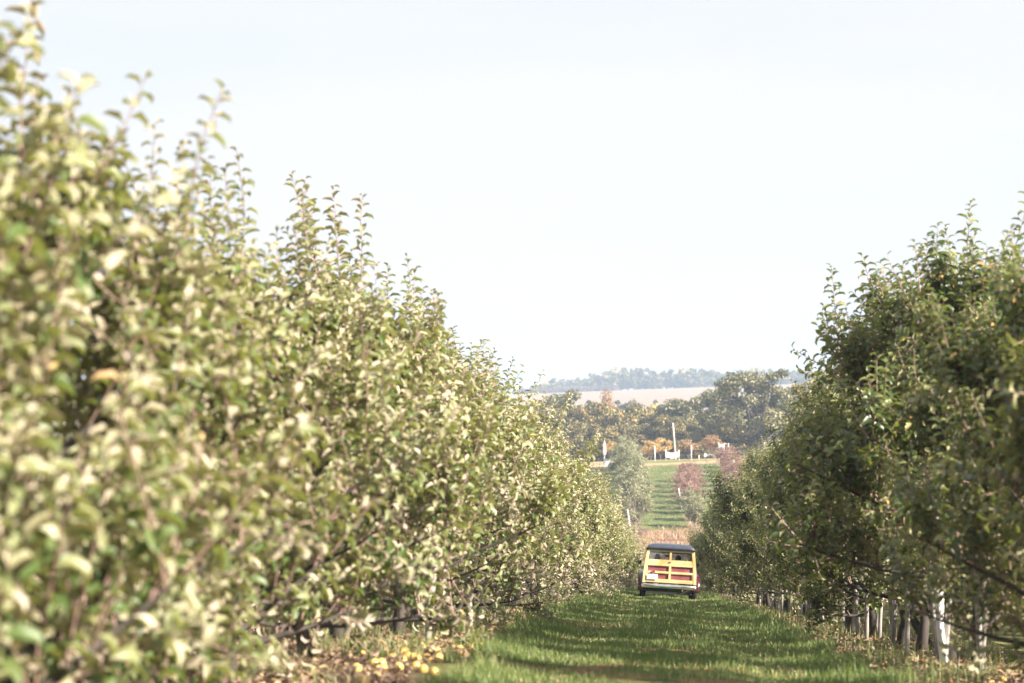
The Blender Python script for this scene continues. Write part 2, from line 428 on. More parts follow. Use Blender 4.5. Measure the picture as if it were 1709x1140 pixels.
def apple_tree_meshes(seed, H, Rr, low, nshoot, lmat, lean=0.0, sized=0.092, leafgap=0.031, spires=5, shootlen=(0.28, 0.62), taper=0.8, droop=0.13, fold=.7, topf=.76):
    rng = np.random.default_rng(seed)
    g = Geo(); tw = Geo()
    top = H * topf
    # trunk
    P = [np.zeros(3)]
    la = rng.uniform(0, 6.28)
    for i in range(9):
        t = (i + 1) / 9
        P.append(np.array([lean * math.sin(t * 2.2) * math.cos(la) + rng.normal(0, .03), lean * math.sin(t * 2.2) * math.sin(la) + rng.normal(0, .03), top * t]))
    P = np.array(P); P[0, 2] = -0.12
    g.tube(P, np.linspace(0.047, 0.012, 10) + np.array([0.02] + [0] * 9), 8)
    def tp(z):
        return np.array([np.interp(z, P[:, 2], P[:, k]) for k in range(3)])
    limbs = []
    nl = 30
    for i in range(nl):
        t = (i + rng.uniform(0, 1)) / nl
        z = low + (top - low) * t ** 0.95
        az = i * 2.39996 + rng.normal(0, .35)
        prof = (1 - t) ** taper * (1.0 - 0.42 * math.exp(-t * 9)) + 0.13
        Ln = Rr * prof * rng.uniform(0.75, 1.12)
        el = R(rng.uniform(-14, 16) + 46 * t ** .7)
        d = (math.cos(az) * math.cos(el), math.sin(az) * math.cos(el), math.sin(el))
        b = bend(tp(max(z - 0.15, 0.2)), d, Ln, 6, rng, lift=0.05, wob=.09)
        g.tube(b, np.linspace(0.026 * (1 - .5 * t), 0.006, 7), 5, cap=False)
        limbs.append((b, t))
    starts, dirs, lens = [], [], []
    for k in range(nshoot):
        b, t = limbs[rng.integers(len(limbs))]
        s = rng.uniform(0.12, 1.0) ** 0.55 * (len(b) - 1)
        i = min(int(s), len(b) - 2); f = s - i
        p = b[i] * (1 - f) + b[i + 1] * f
        outw = p - tp(min(p[2], top)); outw[2] = 0
        outw = outw / (np.linalg.norm(outw) + 1e-6)
        kind = rng.random()
        side = np.array([rng.normal(0, .33), rng.normal(0, .33), 0])
        if kind < .74:
            d = np.array([0, 0, 1.0]) * rng.uniform(.9, 1.4) + outw * rng.uniform(0, .65) + side
        elif kind < 1 - droop:
            d = outw * rng.uniform(.7, 1.1) + np.array([0, 0, rng.uniform(-.25, .5)]) + side
        else:
            d = outw * .6 + np.array([0, 0, -rng.uniform(.3, .9)]) + side
        starts.append(p); dirs.append(d); lens.append(rng.uniform(*shootlen) * (1 - .4 * min(1, max(0, (t - .6) / .3))) * (0.7 if kind > .74 else 1 if rng.random() > .12 else 1.35))
    for k in range(spires):                      # long upright leaders above the crown
        z = top * rng.uniform(.72, .97)
        az = rng.uniform(0, 6.28)
        off = rng.uniform(0, .38) * Rr * (1.25 - z / top)
        p = tp(z) + np.array([math.cos(az) * off, math.sin(az) * off, 0])
        starts.append(p); dirs.append(np.array([rng.normal(0, .13) + .18 * math.cos(az), rng.normal(0, .13) + .18 * math.sin(az), 1.0])); lens.append(rng.uniform(.65, 1.25))
    starts.append(P[-1]); dirs.append(np.array([0.05, 0, 1.0])); lens.append(H - top)
    LP, LD, LU, LS, LT = [], [], [], [], []
    for p, d, ln in zip(starts, dirs, lens):
        b = bend(p, d, ln, 5, rng, lift=0.06, wob=rng.uniform(.03, .11))
        tw.tube(b, np.linspace(0.0068, 0.0020, 6), 3, cap=False)
        n = max(5, int(ln / leafgap / rng.uniform(.85, 1.35)))
        s = np.linspace(0.10, 1.0, n) * 5
        i = np.minimum(s.astype(int), 4); f = (s - i)[:, None]
        q = b[i] * (1 - f) + b[i + 1] * f
        T = nrm(b[i + 1] - b[i])
        ph = rng.uniform(0, 6.28) + np.arange(n) * 2.39996 + rng.normal(0, .25, n)
        A = nrm(np.cross(T, np.array([0.3, 0.9, 0.1]))); B = np.cross(T, A)
        rad = np.cos(ph)[:, None] * A + np.sin(ph)[:, None] * B
        open_ = rng.uniform(.7, 1.3, n)[:, None] * np.where(np.linspace(0, 1, n) > .9, .6, 1)[:, None]
        D = T * np.cos(open_) + rad * np.sin(open_)
        U = T * np.sin(open_) - rad * np.cos(open_) + rng.normal(0, .25, (n, 3))
        LP.append(q + rad * 0.004); LD.append(D); LU.append(U)
        sz = np.interp(np.linspace(0, 1, n), [0, .25, .8, 1], [.75, 1.05, .95, .6]) * rng.uniform(.75, 1.2, n)
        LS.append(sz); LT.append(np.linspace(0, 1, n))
    LP = np.concatenate(LP); LD = np.concatenate(LD); LU = np.concatenate(LU); LS = np.concatenate(LS); LT = np.concatenate(LT)
    n = len(LP)
    ln = sized * LS
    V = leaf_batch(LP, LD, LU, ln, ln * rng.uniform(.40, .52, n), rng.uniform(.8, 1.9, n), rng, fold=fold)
    rnd = np.clip(rng.beta(2, 2.6, n) * .75 + .34 * LT - .05 + np.where(rng.random(n) > .985, .4, 0), 0, 1)  # paler young tips, which also paint plume highlights and dark depths into the colour
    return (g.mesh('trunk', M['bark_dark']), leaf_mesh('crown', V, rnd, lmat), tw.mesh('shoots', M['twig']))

def place_tree(meshes, name, loc, rotz, scale, label, cat, group):
    t = empty(name, loc, (0, 0, rotz), scale)
    tag(t, label, cat, group)
    obj('trunk', meshes[0], t)
    c = obj('crown', meshes[1], t)
    if len(meshes) > 2 and meshes[2]:
        o_ = obj('twigs', meshes[2], c); o_['kind'] = 'stuff'
    return t

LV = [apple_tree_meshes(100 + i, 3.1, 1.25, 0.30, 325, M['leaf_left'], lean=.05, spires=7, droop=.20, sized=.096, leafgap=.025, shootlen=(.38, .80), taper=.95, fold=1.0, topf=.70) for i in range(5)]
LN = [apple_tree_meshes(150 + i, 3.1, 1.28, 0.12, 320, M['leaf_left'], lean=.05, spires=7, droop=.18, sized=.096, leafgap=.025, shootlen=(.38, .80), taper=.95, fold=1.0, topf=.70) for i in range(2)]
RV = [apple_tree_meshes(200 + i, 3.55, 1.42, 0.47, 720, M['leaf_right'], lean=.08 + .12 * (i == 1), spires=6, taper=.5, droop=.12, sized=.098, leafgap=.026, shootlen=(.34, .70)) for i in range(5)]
rr = random.Random(5)
ORD = ['first', 'second', 'third', 'fourth', 'fifth', 'sixth', 'seventh', 'eighth', 'ninth', 'tenth', 'eleventh', 'twelfth']
LOOKL = {0: 'its leaves largest and most blurred', 1: 'soft pale leaves up to the top edge of the picture', 2: 'tall leafy spires against the sky', 3: 'one tall spire above its neighbours'}
def row(side, X, y0, y1, step, V, hfun, label_near, label_far, group, nnear):
    y = y0; k = 0
    trees = []
    while y < y1:
        if side == 'r' and 69.5 < y < 75.5:
            y += 1.0; continue
        x = X + rr.uniform(-.12, .12)
        yy = y + rr.uniform(-.2, .2)
        s = hfun(yy) * rr.uniform(.90, 1.09)
        sc3 = (s * rr.uniform(.96, 1.06), s * rr.uniform(.96, 1.06), s)
        if k < nnear:
            lab = label_near % ORD[k]; g = group
        else:
            lab = label_far; g = group
        trees.append(place_tree((LN[k % 2] if side == 'l' and k < 3 else V[(k * 3 + rr.randrange(2)) % len(V)]), 'apple_tree', (x, yy, zgf(x, yy)), rr.uniform(0, 6.28), sc3, lab, 'tree', g))
        y += step * rr.uniform(.88, 1.12); k += 1
    return trees
hl = lambda y: np.interp(y, [4, 10, 14, 19, 26, 45, 60], [.93, .96, 1.05, 1.06, 1.15, 1.16, 1.17])
hr = lambda y: np.interp(y, [8, 15, 18, 20, 23, 26.5, 46, 64], [.92, .93, .97, 1.2, 1.2, 1.0, 1.10, 1.18])
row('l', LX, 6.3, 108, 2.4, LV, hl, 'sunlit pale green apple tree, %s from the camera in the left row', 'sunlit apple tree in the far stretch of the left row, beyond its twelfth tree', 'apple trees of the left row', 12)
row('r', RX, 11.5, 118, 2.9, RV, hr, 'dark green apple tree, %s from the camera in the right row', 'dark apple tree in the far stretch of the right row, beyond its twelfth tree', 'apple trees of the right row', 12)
row('r2', RX + 4.95, 22, 80, 2.6, RV, lambda y: 1.12, '', 'dark apple tree of the next row, glimpsed through the gaps behind the right row', 'apple trees of the second right row', 0)

# ------------------------------------------------------------------ broad-leaved crowns from leaf clumps
def crown_tree(seed, H, W, trunk_h, nclump, nleaf, lsize, m, bark, clump_r=0.18, flat=0.8, open_=0.0, limbs=True):
    rng = np.random.default_rng(seed)
    g = Geo()
    cz = trunk_h + (H - trunk_h) * .5
    hz = (H - trunk_h) * .5
    # clump centres fill an uneven ellipsoid, more of them towards its skin
    C = []
    lobes = nrm(rng.normal(0, 1, (7, 3)))
    amp = rng.uniform(.75, 1.15, 7)
    while len(C) < nclump:
        d = nrm(rng.normal(0, 1, 3))
        k = np.max((lobes @ d) * amp)
        rad = rng.uniform(.35, 1) ** .5 * (.62 + .42 * max(k, 0))
        p = np.array([d[0] * W / 2 * rad, d[1] * W / 2 * rad, cz + d[2] * hz * rad * (1 if d[2] > 0 else flat)])
        C.append(p)
    C = np.array(C)
    tp = bend((0, 0, -.2), (rng.normal(0, .05), rng.normal(0, .05), 1), trunk_h + hz * .8, 6, rng, wob=.05)
    g.tube(tp, np.linspace(H * .024, H * .008, 7), 7)
    if limbs:
        for c in C[:: max(1, nclump // 26)]:
            i = rng.integers(2, 6)
            a = tp[i]; mid = (a + c) / 2 + np.array([0, 0, -.06 * H]) + rng.normal(0, .015 * H, 3)
            t = np.linspace(0, 1, 6)[:, None]
            g.tube((1 - t) ** 2 * a + 2 * t * (1 - t) * mid + t * t * c, np.linspace(H * .010, H * .002, 6), 4, cap=False)
    per = nleaf // nclump
    cr = clump_r * W * rng.uniform(.6, 1.25, nclump)
    D = nrm(rng.normal(0, 1, (nclump, per, 3)))
    rad = rng.uniform(.25, 1, (nclump, per, 1)) ** .45
    P = C[:, None] + D * rad * cr[:, None, None] * np.array([1, 1, .62])
    P = P.reshape(-1, 3); D = D.reshape(-1, 3)
    n = len(P)
    ln = lsize * rng.uniform(.6, 1.35, n)
    dr = nrm(rng.normal(0, 1, (n, 3)) + np.array([0, 0, .1]))
    up = nrm(D + rng.normal(0, .7, (n, 3)) + np.array([0, 0, .7]))
    V = leaf_batch(P - dr * ln[:, None] * .5, dr, up, ln, ln * rng.uniform(.5, .8, n), rng.uniform(.2, 1.2, n), rng, fold=.25)
    crnd = np.repeat(rng.uniform(-.22, .22, nclump), per)
    rnd = np.clip(rng.beta(2, 2.2, n) + crnd, 0, 1)
    return (g.mesh('trunk', bark), leaf_mesh('crown', V, rnd, m))

def at(px, d):             # planning aid: lateral position of a photo column at a distance
    return (px - 1110) * d / 4035.0
def zat(py, d):
    return (680 - py) * d / 4035.0

# far orchard on the opposite slope
PEAR = [crown_tree(300 + i, 3.8, 3.5, .35, 34, 4600, .14, M['leaf_pear'], M['bark'], clump_r=.14) for i in range(3)]
REDT = [crown_tree(320 + i, 2.3, 3.2, .4, 40, 2600, .11, M['leaf_red'], M['bark'], clump_r=.14) for i in range(2)]
GOLD = [crown_tree(340, 2.6, 2.6, .9, 30, 2600, .15, M['leaf_gold'], M['bark']), crown_tree(341, 2.6, 2.4, .9, 30, 2400, .15, M['leaf_orange'], M['bark'])]
def far_row(r0, r1, y0, y1, step, pick, label, group, wk=1.0):
    y = y0; k = 0
    while y < y1:
        x = r0 + (r1 - r0) * (y - 200) / 50 + rr.uniform(-.15, .15)
        ms, nm, lb, s = pick(y, k)
        place_tree(ms, nm, (x, y, zgf(x, y)), rr.uniform(0, 6.28), (s * rr.uniform(.85, 1.1) * wk, s * rr.uniform(.85, 1.1) * wk, s * rr.uniform(.82, 1.12)), lb, 'tree', group)
        y += step * rr.uniform(.85, 1.15); k += 1
PL = 'grey green fruit tree in the dense row left of the striped grass lane'
far_row(-2.6, -4.0, 198.5, 249, 3.4, lambda y, k: (PEAR[k % 3], 'fruit_tree', PL if k else 'grey green fruit tree at the near end of its row, behind the leaning white pole', 1.0), '', 'grey green fruit trees on the far slope')
def pick2(y, k):
    if y < 213:
        return (PEAR[k % 3], 'fruit_tree', 'low grey green fruit tree right of the striped lane, %s from below' % ORD[k], .72)
    return (REDT[k % 2], 'fruit_tree', 'reddish brown fruit tree between the two lanes of the far slope', .95)
far_row(2.4, 2.0, 201, 238, 4.1, pick2, '', 'fruit trees right of the striped lane', .98)
far_row(7.0, 6.0, 214, 250, 4.0, lambda y, k: (REDT[k % 2], 'fruit_tree', 'reddish twiggy fruit tree in the rightmost visible row of the far slope', 1.0), '', 'reddish fruit trees of the rightmost far row', .8)

for px, d, ms, s, lb in ((1066, 262, GOLD[1], .62, 'small pinkish orange tree beside a thin white post on the hilltop'),
                         (1086, 266, GOLD[0], .85, 'yellow tree left of the white cloth on the hilltop'),
                         (1103, 268, GOLD[0], .95, 'yellow orange tree just left of the tall bare pole'),
                         (1150, 262, GOLD[1], .85, 'orange tree right of the tall bare pole on the hilltop'),
                         (1191, 268, GOLD[1], 1.0, 'orange brown tree right of the small house'),
                         (1018, 272, GOLD[0], .85, 'yellow tree behind the folded white umbrella')):
    x = at(px, d)
    place_tree(ms, 'small_tree', (x, d, zgf(x, d)), rr.uniform(0, 6), s, lb, 'tree', 'small autumn trees on the hilltop')

# oaks beyond the hilltop
OAK = [crown_tree(400 + i, 10, 10.5, 1.2, 75, 13000, .33, M['leaf_oak'], M['bark_dark'], clump_r=.11) for i in range(3)]
OLV = [crown_tree(410 + i, 10, 10.0, 1.6, 52, 9000, .32, M['leaf_olive'], M['bark_dark'], clump_r=.11) for i in range(2)]
OOR = crown_tree(420, 10, 7, 1.5, 60, 6000, .28, M['leaf_orange'], M['bark_dark'], clump_r=.13)
# px, top py, width px, distance, kind
oaks = [(880, 690, 110, 330, OAK[0]), (930, 672, 100, 335, OLV[0]), (968, 680, 90, 322, OAK[1]), (1012, 676, 60, 345, OOR), (1010, 690, 90, 325, OAK[2]),
        (1052, 688, 90, 330, OAK[0]), (1092, 700, 80, 335, OAK[1]), (1150, 672, 100, 328, OLV[1]), (1128, 700, 80, 315, OAK[2]), (1190, 664, 90, 325, OLV[0]),
        (1262, 612, 165, 300, OLV[1]), (1222, 690, 100, 305, OAK[0]), (1335, 652, 110, 312, OAK[1]), (1385, 655, 120, 320, OLV[0]), (1200, 715, 70, 300, OAK[2]), (1142, 738, 34, 298, OAK[1]), (1178, 741, 34, 297, OAK[0]),
        (975, 715, 80, 305, OAK[0]), (1062, 716, 70, 305, OAK[1]), (925, 720, 90, 308, OAK[2])]
names = ['broad oak behind the left row tips', 'pale olive oak with a rounded top at the left', 'brown green oak left of the orange topped tree', 'tree with a rust orange top among the oaks',
         'brown green oak below the rust orange tree', 'brown oak in the middle of the tree belt', 'low brown oak left of the tall bare pole', 'olive oak just right of the tall bare pole top', 'dark brown oak right behind the tall bare pole',
         'dark olive oak above the small house', 'tallest oak, its bare forked limbs showing against the field', 'brown green oak below the tallest oak', 'oak partly hidden by the right apple row, right of the tallest oak',
         'oak mostly hidden behind the right apple row', 'low oak right of the small house', 'small bushy oak at the left corner of the small house', 'small bushy oak at the right corner of the small house', 'low bushy oak at the left foot of the tree belt', 'low bushy oak behind the yellow hilltop trees', 'bushy oak at the far left foot of the tree belt']
for (px, py, wp, d, ms), nm in zip(oaks, names):
    x = at(px, d); zt = zat(py, d)
    zb = zgf(x, d) - .3
    wz = (zt - zb) / 10.0 * (1.15 if px != 1262 else 1.05); wx = wp * d / 4035.0 / 10.0 * (1.4 if px != 1262 else .98)
    place_tree(ms, 'oak_tree', (x, d, zb), rr.uniform(0, 6.28), (wx, wx, wz), nm, 'tree', 'oaks beyond the hilltop')

# trees on the plain before the pale field, and the wood on the ridge
FAR = [crown_tree(500 + i, 10, 9, .6, 44, 3000, .85, M['leaf_far'], M['bark_dark'], clump_r=.12, limbs=False) for i in range(4)]
FARG = crown_tree(510, 10, 10, .5, 50, 2600, .7, M['leaf_yellow'], M['bark_dark'], clump_r=.15, limbs=False)
FARO = crown_tree(511, 10, 9, .5, 50, 2600, .75, M['leaf_orange'], M['bark_dark'], clump_r=.15, limbs=False)
FARP = crown_tree(512, 10, 14, .2, 60, 2400, .75, M['leaf_plum'], M['bark_dark'], clump_r=.15, limbs=False)
mid = [(1000, 664, 17, 690, FAR[0], 'single dark tree standing before the pale field'), (1043, 664, 44, 680, FAR[1], 'grey green tree in front of the pale field'),
       (1096, 664, 34, 690, FAR[2], 'pale brownish tree before the pale field'), (1122, 660, 30, 700, FARO, 'brownish tree behind the yellow ones, before the pale field'),
       (1098, 672, 34, 430, FARG, 'bright yellow tree beyond the oaks'), (1124, 670, 34, 440, FARG, 'second bright yellow tree beyond the oaks, nearer the olive oak'),
       (1078, 678, 40, 600, FAR[3], 'olive tree left of the bright yellow trees'), (1140, 662, 22, 700, FAR[0], 'small tree between yellow trees and olive oak'), (1176, 658, 38, 700, FAR[1], 'grey green tree left of the tallest oak'),
       (1060, 672, 40, 640, FAR[2], 'pale tree behind the orange topped oak')]
for px, py, wp, d, ms, nm in mid:
    x = at(px, d); zb = zgf(x, d) - .5
    place_tree(ms, 'tree', (x, d, zb), rr.uniform(0, 6.28), (wp * d / 40350. * 1.3,) * 2 + ((zat(py, d) - zb) / 10.,), nm, 'tree', 'trees before the pale field')
xs = np.arange(868, 1420, 9.5)
for k, px in enumerate(xs):
    d = 1490 + 30 * ((k * 7) % 3) + rr.uniform(-12, 12)
    top = np.interp(px, [860, 900, 940, 980, 1030, 1060, 1100, 1160, 1200, 1250, 1300, 1420], [654, 642, 632, 626, 614, 612, 617, 614, 618, 615, 618, 613]) + rr.uniform(-4, 5)
    x = at(px + rr.uniform(-4, 4), d); zb = zgf(x, d) - 2.5
    ms = FAR[k % 4] if (k % 6) not in (2, 5) else (FARO if k % 12 == 2 else FARG if k % 12 == 5 else FAR[1])
    wd = rr.uniform(27, 42) * d / 40350.
    place_tree(ms, 'tree', (x, d, zb), rr.uniform(0, 6.28), (wd, wd, (zat(top, d) - zb) / 10.), 'hazy tree of the wood along the skyline ridge', 'tree', 'trees of the wood on the skyline ridge')
for px in (872, 893, 915, 938, 958, 975, 1003, 1018):
    d = 1462; x = at(px, d); zb = zgf(x, d) - 1
    place_tree(FARP, 'shrub', (x, d, zb), rr.uniform(0, 6), (.85, .85, .48), 'dull purple shrub in front of the left end of the skyline wood', 'shrub', 'purple shrubs at the edge of the skyline wood')

# ------------------------------------------------------------------ grass, litter, weeds
def blades(name, X, Y, h, wd, rnd, m, lean=.45, seed=1, z0=None):
    rng = np.random.default_rng(seed)
    n = len(X)
    Z = zg(X, Y) - .01 if z0 is None else z0
    P = np.stack([X, Y, Z], -1)
    az = rng.uniform(0, 6.28, n)
    S = np.stack([np.cos(az), np.sin(az), np.zeros(n)], -1)
    la = rng.uniform(0, 6.28, n); lm = np.abs(rng.normal(0, lean, n))
    D = np.stack([np.cos(la) * lm, np.sin(la) * lm, np.zeros(n)], -1)
    h = h[:, None]; wd = wd[:, None]
    up = np.array([0, 0, 1.0])
    m1 = P + h * (.55 * up + .3 * D); t1 = P + h * (up * np.clip(1 - .35 * lm[:, None], .3, 1) + D)
    V = np.stack([P - S * wd * .5, P + S * wd * .5, m1 + S * wd * .4, m1 - S * wd * .4, t1], 1).reshape(-1, 3)
    b = 5 * np.arange(n)[:, None]
    I = np.concatenate([b + np.array([[0, 1, 2, 3]]), b + np.array([[3, 2, 4]])], 1).ravel()
    C = np.tile([4, 3], n)
    return np_mesh(name, V, C, I, m, rnd=np.repeat(rnd, 5))
M['grass'] = leaf_mat('grass blade', [(0, (0.065, 0.105, 0.033)), (0.4, (0.165, 0.205, 0.065)), (0.7, (0.30, 0.31, 0.13)), (0.88, (0.44, 0.38, 0.18)), (1, (0.54, 0.42, 0.26))], (0.16, 0.22, 0.08), 0.3, (0.2, 0.32, 0.05), 0.5, objvar=0)
M['litter'] = leaf_mat('dry leaf litter', [(0, (0.08, 0.05, 0.035)), (0.4, (0.15, 0.10, 0.07)), (0.7, (0.30, 0.20, 0.13)), (0.9, (0.46, 0.33, 0.17)), (1, (0.55, 0.25, 0.10))], (0.36, 0.28, 0.2), 0.1, (0.4, 0.25, 0.1), 0.7, objvar=0)
rng = np.random.default_rng(11)
n = 330000
Y = 12 * (100 / 12) ** rng.uniform(0, 1, n)
X = rng.uniform(-2.1, 2.2, n)
cl = vnoise(X, Y, 31, .22) * .5 + vnoise(X, Y, 32, .7) * .5
edge = lane_half(Y, X) + (vnoise(X, Y, 3, .6) - .45) * .5 - np.abs(X - .09)
bare = (vnoise(X, Y, 8, 0.9) > .62) & (np.abs(np.abs(X) - .7) < .7)
keep = (edge > 0) & (rng.random(n) < .35 + cl) & (~bare | (rng.random(n) < .25))
X, Y, cl, edge, bare = X[keep], Y[keep], cl[keep], edge[keep], bare[keep]
n = len(X)
far = np.clip((Y - 14) / 60, 0, 1)
track = np.exp(-((np.abs(X) - .75) / .25) ** 2)
h = (.035 + .10 * cl ** 1.5 * (1 - .75 * track) + .07 * np.exp(-edge / .18)) * rng.uniform(.6, 1.35, n) * (1 + .35 * far)
dry = vnoise(X, Y, 33, 1.3)
rnd = np.clip(rng.beta(2, 3, n) * .9 + .34 * track * rng.random(n) + .5 * np.clip(dry - .55, 0, 1) + .35 * bare + .25 * (rng.random(n) > .93), 0, 1)
g = obj('grass', blades('grass', X, Y, h, .0045 + .013 * far + .002 * rng.random(n), rnd, M['grass'], seed=3))
tag(g, 'short green and dry grass covering the lane between the tree rows', 'grass', kind='stuff')

# tall tufts and dry weeds along the soil strips and under the rows
n = 42000
Y = 13 * (90 / 13) ** rng.uniform(0, 1, n)
side = np.where(rng.random(n) < .5, -1, 1)
X = side * (1.62 + np.abs(rng.normal(0, 1.1, n)))
cl = vnoise(X, Y, 41, .45)
keep = (cl > .62) & (X > -5.5) & (X < 8)
X, Y = X[keep], Y[keep]; n = len(X)
h = rng.uniform(.05, .24, n)
g = obj('weeds', blades('weeds', X, Y, h, .005 + .010 * np.clip((Y - 14) / 60, 0, 1), np.clip(rng.beta(2, 2, n) + .25, 0, 1), M['grass'], lean=.5, seed=5))
tag(g, 'dry and green weeds growing on the soil under the tree rows', 'weeds', kind='stuff')

n = 80000
Y = 13 * (100 / 13) ** rng.uniform(0, 1, n)
side = np.where(rng.random(n) < .5, -1, 1)
X = side * (2.35 + rng.normal(0, .62, n))
inl = rng.random(n) < .035
X = np.where(inl, rng.uniform(-1.7, 1.7, n), X)
keep = (np.abs(X) > 1.5) | inl
X, Y = X[keep], Y[keep]; n = len(X)
P = np.stack([X, Y, zg(X, Y) + rng.uniform(.004, .035, n)], -1)
D = np.stack([rng.normal(0, 1, n), rng.normal(0, 1, n), rng.normal(0, .35, n)], -1)
U = np.stack([rng.normal(0, .5, n), rng.normal(0, .5, n), np.ones(n)], -1)
ln = rng.uniform(.03, .07, n) * np.where(inl, .6, 1)[keep] * (1 + .5 * np.clip((Y - 14) / 60, 0, 1))
V = leaf_batch(P, D, U, ln, ln * .6, rng.uniform(-.6, 1.8, n), rng, fold=.5)
ms_ = 16000                                   # the pale strip of straw and dry leaves along the left edge of the lane
Y2 = rng.uniform(17, 84, ms_); X2 = -lane_half(Y2) + .02 - np.abs(rng.normal(0, .22, ms_))
P2 = np.stack([X2, Y2, zg(X2, Y2) + rng.uniform(.005, .05, ms_)], -1)
D2 = np.stack([rng.normal(0, 1, ms_), rng.normal(0, 1, ms_), rng.normal(0, .4, ms_)], -1)
U2 = np.stack([rng.normal(0, .5, ms_), rng.normal(0, .5, ms_), np.ones(ms_)], -1)
l2 = rng.uniform(.04, .10, ms_)
V = np.concatenate([V, leaf_batch(P2, D2, U2, l2, l2 * .4, rng.uniform(-.6, 1.8, ms_), rng, fold=.5)])
g = obj('leaf_litter', leaf_mesh('leaf_litter', V, np.concatenate([rng.beta(2, 2, n), rng.uniform(.5, .98, ms_)]), M['litter']))
tag(g, 'brown and tan fallen leaves scattered under both rows of trees', 'leaf litter', kind='stuff')

# rough scrub on the brown slope in the hollow
n = 16000
Y = rng.uniform(160, 201, n); X = rng.uniform(-9, 12, n)
cl = vnoise(X, Y, 51, 1.8)
keep = cl > .4
X, Y = X[keep], Y[keep]; n = len(X)
g = obj('undergrowth', blades('undergrowth', X, Y, rng.uniform(.1, .45, n), np.full(n, .045), np.clip(rng.beta(3, 1.6, n), 0, 1), M['litter'], lean=.6, seed=7))
tag(g, 'tan and reddish dry scrub covering the brown slope beyond the wagon', 'undergrowth', kind='stuff')
# blades of the far mown lanes
n = 26000
Y = rng.uniform(199, 252, n); X = rng.uniform(-9, 10, n)
g = obj('grass', blades('far_grass', X, Y, rng.uniform(.05, .14, n), np.full(n, .05), np.clip(rng.beta(2, 4, n), 0, 1), M['grass'], lean=.6, seed=8))
tag(g, 'green grass of the shadow striped lanes on the opposite slope', 'grass', kind='stuff')

# ------------------------------------------------------------------ fallen apples
def apple_mesh(name, m, mstem):
    V = []; F = []
    k, r = 12, 9
    for i in range(r + 1):
        t = math.pi * i / r
        rad = math.sin(t) * (1 + .10 * math.cos(t))
        z = math.cos(t) * .88 - .22 * math.exp(-(math.sin(t) / .28) ** 2) * (1 if math.cos(t) > 0 else -.6)
        for j in range(k):
            a = 2 * math.pi * j / k
            V.append((rad * math.cos(a), rad * math.sin(a), z))
    for i in range(r):
        for j in range(k):
            F.append((i * k + j, (i + 1) * k + j, (i + 1) * k + (j + 1) % k, i * k + (j + 1) % k))
    V = np.array(V) * .034
    return np_mesh(name, V, [4] * len(F), [i for f in F for i in f], m, smooth=True)
def apple_mat(name, c1, c2, c3):
    m, nt, b = mat(name)
    tc = nt.nodes.new('ShaderNodeTexCoord')
    n1 = nt.nodes.new('ShaderNodeTexNoise'); n1.inputs['Scale'].default_value = 22; n1.inputs['Detail'].default_value = 3
    nt.links.new(tc.outputs['Object'], n1.inputs['Vector'])
    r = ramp(nt, [(.3, c1), (.55, c2), (.75, c3)])
    nt.links.new(n1.outputs['Fac'], r.inputs['Fac'])
    oi = nt.nodes.new('ShaderNodeObjectInfo')
    hs = nt.nodes.new('ShaderNodeHueSaturation')
    mr = nt.nodes.new('ShaderNodeMapRange'); mr.inputs['To Min'].default_value = .7; mr.inputs['To Max'].default_value = 1.15
    nt.links.new(oi.outputs['Random'], mr.inputs['Value']); nt.links.new(mr.outputs['Result'], hs.inputs['Value'])
    nt.links.new(r.outputs['Color'], hs.inputs['Color']); nt.links.new(hs.outputs['Color'], b.inputs['Base Color'])
    b.inputs['Roughness'].default_value = .35
    return m
stem_m = M['bark_dark']
AY = apple_mesh('apple', apple_mat('yellow apple skin', (.45, .25, .07), (.66, .45, .13), (.52, .42, .12)), None)
AR = apple_mesh('apple', apple_mat('red apple skin', (.50, .05, .05), (.42, .08, .06), (.60, .30, .14)), None)
ST = Geo(); ST.tube([(0, 0, .022), (.002, .001, .034), (.006, .002, .044)], .0016, 5); STM = ST.mesh('stem', stem_m)
def apple(me, x, y, lb, grp, s):
    o = bpy.data.objects.new('apple', me)
    o.location = (x, y, zgf(x, y) + .026 * s)
    o.rotation_euler = (rr.uniform(-1.4, 1.4), rr.uniform(-1.4, 1.4), rr.uniform(0, 6.28)); o.scale = (s,) * 3
    link(o); tag(o, lb, 'apple', grp)
    c = bpy.data.objects.new('stem', STM); link(c, o)
cl_c = [(rr.uniform(14, 40), rr.uniform(-1.75, -1.40)) for _ in range(16)]
for k in range(190):
    if k < 50:
        cy, cx = cl_c[k % 16]; y = cy + rr.gauss(0, 1.6); x = cx + rr.gauss(0, .13) - .1
    else:
        y = 14.5 * (50 / 14.5) ** rr.random(); x = rr.uniform(-2.05, -1.40 - .30 * (y > 25))
    if k % 4 and y > 21: x = -float(lane_half(y)) + .04 - abs(rr.gauss(0, .22))
    apple(AY, x, y, 'yellow fallen apple lying in the litter beside the left row', 'fallen yellow apples on the left', rr.uniform(.85, 1.15))
for k in range(62):
    y = 15.5 * (60 / 15.5) ** rr.random(); x = rr.uniform(1.75, 3.0)
    red = k % 2 == 0
    apple(AR if red else AY, x, y, ('red' if red else 'yellow') + ' fallen apple lying on the soil under the right row', 'fallen %s apples on the right' % ('red' if red else 'yellow'), rr.uniform(.85, 1.15))

